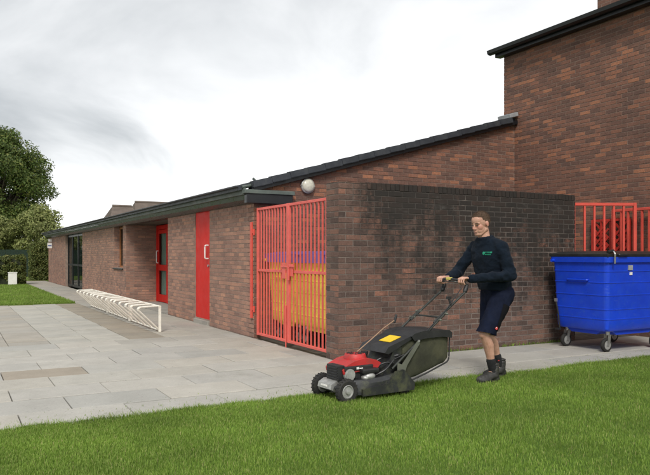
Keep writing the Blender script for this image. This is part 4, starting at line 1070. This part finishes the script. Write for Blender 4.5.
# feet inside the boots
for an in (anL, anR): chain(bmn, [(an, .036), (an+V3((-.06, 0, -.05)), .035), (an+V3((-.17, 0, -.075)), .028)])
def hand(wr, c, inner):
    """palm over the bar, four fingers curled round it, thumb underneath; c = grip centre, inner = side of the thumb"""
    kx = c+V3((.006, 0, .038))
    for e in (-.034, -.0115, .0115, .034):
        capsule(bmn, wr.lerp(c, .2)+V3((0, e*.62, .010)), .018, kx+V3((.016, e, -.005)), .0135)
    for e, l in ((-.0365, .92), (-.0122, 1.05), (.0122, 1.0), (.0365, .84)):
        if inner > 0: e = -e                              # little finger on the outer side
        chain(bmn, [(kx+V3((.010, e, 0)), .0115), (c+V3((-.034*l, e*1.04, .026)), .0098), (c+V3((-.040*l, e*1.04, -.010)), .0092), (c+V3((-.014, e*1.02, -.032)), .0082)])
    chain(bmn, [(wr.lerp(c, .3)+V3((0, inner*.028, -.002)), .017), (c+V3((.034, inner*.054, -.002)), .0128), (c+V3((.012, inner*.060, -.022)), .0105), (c+V3((-.014, inner*.056, -.028)), .0088)])
hand(wrL, V3((4.711, 5.512, 1.102)), 1); hand(wrR, V3((4.675, 5.828, 1.103)), -1)
me = remesh(bmn, .0040, 4, .5)
body = put('body', me, 'skin', man, smooth=True)
# eyes, brows, hair
for s in (-1, 1):
    b = B(); ell(b, hp(.0825, s*.031, -.0005), (.010, .0135, .0055), hr, 10); done('eye', b, 'eye', man, smooth=True)
    b = B(); tube(b, [hp(.099, s*.014, .024), hp(.094, s*.034, .029), hp(.080, s*.054, .024)], [.004, .0048, .003], 6); done('eyebrow', b, 'hair', man, smooth=True)
b = B(); ell(b, hp(.0985, 0, -.0695), (.006, .024, .0045), hr, 10); done('lips', b, 'lips', man, smooth=True)
b = B(); ell(b, (0, 0, 0), (.1095, .0875, .104), None, 40); ell(b, (.060, 0, .022), (.047, .064, .062), None, 24)
hb_ = remesh(b, .006, 3); bm2 = B(); bm2.from_mesh(hb_)
def hairline(v):
    x, y, z = v.co.x, abs(v.co.y), v.co.z
    lim = -.085
    if x > -.05: lim = -.055+(x+.05)*.5
    if x > .01: lim = -.015+(x-.01)*1.0
    if x > .048: lim = .050+max(0, (x-.048))*.2-.12*max(0, y-.03)
    return z < lim+.006*noise.noise(v.co*60)
bmesh.ops.delete(bm2, geom=[v for v in bm2.verts if hairline(v)], context='VERTS')
for v in bm2.verts: v.co += v.normal*(.002+.002*noise.noise(v.co*150)) if v.co.z > .03 else v.normal*(-.0015)
T4 = Matrix.Translation(hp(-.016, 0, .032)) @ hr.to_4x4(); bmesh.ops.transform(bm2, matrix=T4, verts=bm2.verts)
scalp = [(v.co.copy(), v.normal.copy()) for v in bm2.verts]
hair_o = done('hair', bm2, 'hair', man, smooth=True)
# cropped strands
g = np.random.default_rng(3); P = np.array([s[0] for s in scalp]); Q = np.array([s[1] for s in scalp]); k = g.integers(0, len(P), 9000)
Q4 = Q[k]; P4 = P[k]+g.normal(0, .002, (9000, 3)); L_ = g.uniform(.003, .009, 9000)[:, None]*(.6+.6*(P4[:, 2:3] > HC.z+.06))
sd = np.cross(Q4, g.normal(size=(9000, 3))); sd /= np.linalg.norm(sd, axis=1)[:, None]; tip = P4+(Q4+g.normal(0, .35, (9000, 3))+np.array([-.3, 0, .1]))*L_
from_np('hair_strands', np.stack([P4-sd*.0007, P4+sd*.0007, tip], 1).reshape(-1, 3), np.arange(27000).reshape(-1, 3), 'hair', hair_o)
# clothes -----------------------------------------------------------
def cloth(me, amp, scales, seed, zones=()):
    """wrinkle a garment along its normals"""
    n = len(me.vertices); co = np.empty(n*3, np.float32); me.vertices.foreach_get('co', co); co = co.reshape(-1, 3)
    no = np.empty(n*3, np.float32); me.vertices.foreach_get('normal', no); no = no.reshape(-1, 3)
    d = np.zeros(n)
    for i in range(n):
        p = co[i]; w = 1.0
        for c, r, k in zones:
            q = ((p[0]-c[0])**2+(p[1]-c[1])**2+(p[2]-c[2])**2)**.5
            if q < r: w += k*(1-q/r)
        a = noise.noise((p[0]*scales[0]+seed, p[1]*scales[0], p[2]*scales[1])); b_ = noise.noise((p[0]*scales[0]*2.3, p[1]*scales[0]*2.3+seed, p[2]*scales[1]*2))
        d[i] = amp*w*(1-abs(a)*2.2+.4*b_)
    co += no*d[:, None].astype(np.float32); me.vertices.foreach_set('co', co.ravel()); me.update()
b = B(); rings = []
for z, cx, hx, hy in [(.955, 5.258, .135, .172), (1.0, 5.252, .150, .188), (1.06, 5.238, .156, .194), (1.15, 5.212, .150, .190), (1.25, 5.182, .148, .194), (1.35, 5.158, .144, .212), (1.43, 5.145, .130, .215), (1.485, 5.13, .108, .18), (1.535, 5.115, .096, .128), (1.578, 5.10, .082, .090)]:
    rings.append([b.verts.new((cx+hx*math.copysign(abs(math.cos(q))**.85, math.cos(q)), 5.615+hy*math.copysign(abs(math.sin(q))**.85, math.sin(q)), z+(.012*math.cos(q) if z > 1.5 else 0))) for q in [2*math.pi*k/32 for k in range(32)]])
for A, Q in zip(rings, rings[1:]):
    for k in range(32): b.faces.new((A[k], A[(k+1) % 32], Q[(k+1) % 32], Q[k]))
b.faces.new(rings[0][::-1]); b.faces.new(rings[-1])
chain(b, [(V3((5.14, 5.54, 1.475)), .072), (shL+V3((0, .012, .0)), .074), (shL.lerp(elL, .5), .064), (elL, .056), (elL.lerp(wrL, .45), .053), (wrL, .041)])
chain(b, [(V3((5.14, 5.69, 1.475)), .072), (shR+V3((0, -.012, 0)), .074), (shR.lerp(elR, .5), .063), (elR, .055), (elR.lerp(wrR, .45), .051), (wrR, .041)])
chain(b, [(V3((5.12, 5.56, 1.53)), .05), (shL+V3((0, .03, .02)), .06)]); chain(b, [(V3((5.12, 5.67, 1.53)), .05), (shR+V3((0, -.03, .02)), .06)])
me = remesh(b, .0075, 16, .5)
cloth(me, .0075, (9, 12), 3, [(elL, .17, 1.8), (elR, .17, 1.6), ((5.22, 5.6, 1.05), .22, 1.2), ]); cloth(me, .0022, (24, 30), 7)
bm2 = B(); bm2.from_mesh(me)
bmesh.ops.bisect_plane(bm2, geom=bm2.verts[:]+bm2.edges[:]+bm2.faces[:], plane_co=(5.23, 5.6, .985), plane_no=(.12, 0, 1), clear_inner=True)
jm = done('jumper', bm2, 'jumper', man, smooth=True)
b = B()
for k in range(40):
    a = 2*math.pi*k/40
pts = [V3((5.25+.146*math.cos(2*math.pi*k/40), 5.612+.184*math.sin(2*math.pi*k/40), 1.0-.12*.142*math.cos(2*math.pi*k/40))) for k in range(41)]
tube(b, pts, .02, 8); done('waistband', b, 'jumper', jm, smooth=True)
b = B(); cc = V3((5.10, 5.615, 1.572)); pts = [cc+V3((.080*math.cos(2*math.pi*k/32), .080*math.sin(2*math.pi*k/32), .020*math.cos(2*math.pi*k/32))) for k in range(33)]
tube(b, pts, .0125, 8); done('collar', b, 'jumper', jm, smooth=True)
for wr, el in ((wrL, elL), (wrR, elR)):
    d_ = (wr-el).normalized(); b = B(); cyl(b, wr-d_*.045, wr+d_*.018, .045, .038, 16); done('cuff', b, 'jumper', jm, bevel=.006, smooth=True)
b = B()
ell(b, (5.265, 5.608, 1.0), (.138, .178, .10)); ell(b, (5.268, 5.608, .90), (.136, .175, .11))
for hip, kn, off in ((hipL, knL, -.012), (hipR, knR, .012)):
    o_ = V3((.004, off, 0)); e = kn+(kn-hip).normalized()*.10
    chain(b, [(hip+o_, .115), (hip.lerp(kn, .5)+o_, .103), (kn+o_, .093), (e+o_, .090)])
me = remesh(b, .0085, 6, .5); cloth(me, .008, (9, 6), 8, [((5.2, 5.6, .85), .25, .8), (tuple(knL), .2, .6)])
bm2 = B(); bm2.from_mesh(me)
bmesh.ops.bisect_plane(bm2, geom=bm2.verts[:]+bm2.edges[:]+bm2.faces[:], plane_co=(5.10, 5.6, .520), plane_no=(.22, 0, 1), clear_inner=True)
sh = done('shorts', bm2, 'shorts', man, smooth=True)
def patch(target, c, d, w, h, nx_, ny_, off, name, m, parent, up=(0, 0, 1), shape=None):
    """small cloth patch laid on a garment by ray casting"""
    bmx = B(); bmx.from_mesh(target.data); bmx.transform(WM[target.name]); tree_ = BVHTree.FromBMesh(bmx); bmx.free()
    d = V3(d).normalized(); u = d.cross(V3(up)).normalized(); v = u.cross(d).normalized(); c = V3(c); b = B(); g = {}
    for j in range(ny_+1):
        for i in range(nx_+1):
            o = c+u*w*(i/nx_-.5)+v*h*(j/ny_-.5)-d*.5; q = tree_.ray_cast(o, d)
            if q[0] is not None: g[i, j] = b.verts.new(q[0]-d*off)
    for j in range(ny_):
        for i in range(nx_):
            if shape and not shape((i+.5)/nx_, (j+.5)/ny_): continue
            k = [(i, j), (i+1, j), (i+1, j+1), (i, j+1)]
            if all(x in g for x in k): b.faces.new([g[x] for x in k])
    bmesh.ops.delete(b, geom=[v_ for v_ in b.verts if not v_.link_faces], context='VERTS')
    return done(name, b, m, parent, smooth=True)
camdir = V3((.62, .78, 0))
patch(sh, (5.16, 5.40, .69), (-.12, 1, 0), .15, .30, 10, 18, .007, 'cargo_pocket', 'pocket', sh, up=(.45, 0, .9))
patch(sh, (5.06, 5.42, .600), (.35, 1, 0), .036, .034, 6, 6, .009, 'emblem', 'red_print', sh, shape=lambda x, y: abs(x-.5)+abs(y-.5)*.8 < .52)
patch(sh, (5.055, 5.42, .607), (.35, 1, 0), .014, .010, 3, 3, .012, 'emblem_mark', 'white', sh)
# green chest embroidery: a small leaf-like sign and two short lines of letters
def letters(x, y):
    if x < .24: return (x-.12)**2/.0144+(y-.5)**2/.16 < 1
    if .52 < y < .95: return int(x*26) % 3 != 2
    return y < .30 and x < .85 and int(x*34) % 3 != 2
patch(jm, (5.02, 5.49, 1.40), (.75, .66, -.05), .105, .042, 34, 10, .0045, 'chest_embroidery', 'green_print', jm, shape=letters)
# socks and boots
for i, an in enumerate((anL, anR)):
    kn = (knL, knR)[i]; ax_ = (kn-an).normalized()
    b = B(); chain(b, [(an, .045), (an+ax_*.05+V3((.003, 0, 0)), .046), (an+ax_*.125+V3((.006, 0, 0)), .050)]); me = remesh(b, .006, 4); cloth(me, .002, (10, 60), 5+i)
    sk = put('sock', me, 'sock', man, smooth=True)
    if i == 1: b = B(); ell(b, an+ax_*.075+V3((-.02, -.040, 0)), (.014, .006, .007)); done('sock_mark', b, 'sock_red', sk, smooth=True)
    b = B(); yaw = R(180+(-2 if i else 3)); q = Matrix.Rotation(yaw, 3, 'Z')
    def fp(x, y, z): return V3((an.x, an.y, 0))+q @ V3((x, y, z))
    chain(b, [(fp(-.022, 0, .165), .052), (fp(-.012, 0, .085), .053), (fp(.03, 0, .075), .050), (fp(.09, 0, .062), .047), (fp(.16, 0, .052), .044), (fp(.195, 0, .048), .038)])
    ell(b, fp(-.035, 0, .05), (.05, .044, .05), q); ell(b, fp(.13, .004, .042), (.10, .052, .034), q)
    me = remesh(b, .007, 5); cloth(me, .0022, (22, 30), 9+i); bt = put('boot', me, 'boot', man, smooth=True)
    b = B(); prof_ = []
    for k in range(28):
        a = 2*math.pi*k/28; x = .075+.165*math.cos(a); w = .052*(1-.18*math.cos(a+.6)**2)
        prof_.append((x, math.copysign(abs(math.sin(a))**.65, math.sin(a))*w))
    lo_ = [b.verts.new(fp(x, y, .006)) for x, y in prof_]; hi_ = [b.verts.new(fp(x, y, .034)) for x, y in prof_]
    b.faces.new(lo_[::-1]); b.faces.new(hi_)
    for k in range(28): b.faces.new((lo_[k], lo_[(k+1) % 28], hi_[(k+1) % 28], hi_[k]))
    done('sole', b, 'rubber', bt, bevel=.004)
    for k in range(4):
        b = B(); tube(b, [fp(.035+k*.022, -.03, .118-k*.012), fp(.040+k*.022, 0, .127-k*.013), fp(.035+k*.022, .03, .118-k*.012)], .0035, 5); done('lace', b, 'pocket', bt, smooth=True)
    b = B(); pts = [fp(-.02+.047*math.cos(2*math.pi*k/20), .047*math.sin(2*math.pi*k/20), .198) for k in range(21)]; tube(b, pts, .007, 6); done('ankle_pad', b, 'boot', bt, smooth=True)
man.location = (5.2+.03, 5.6+.035, 0)
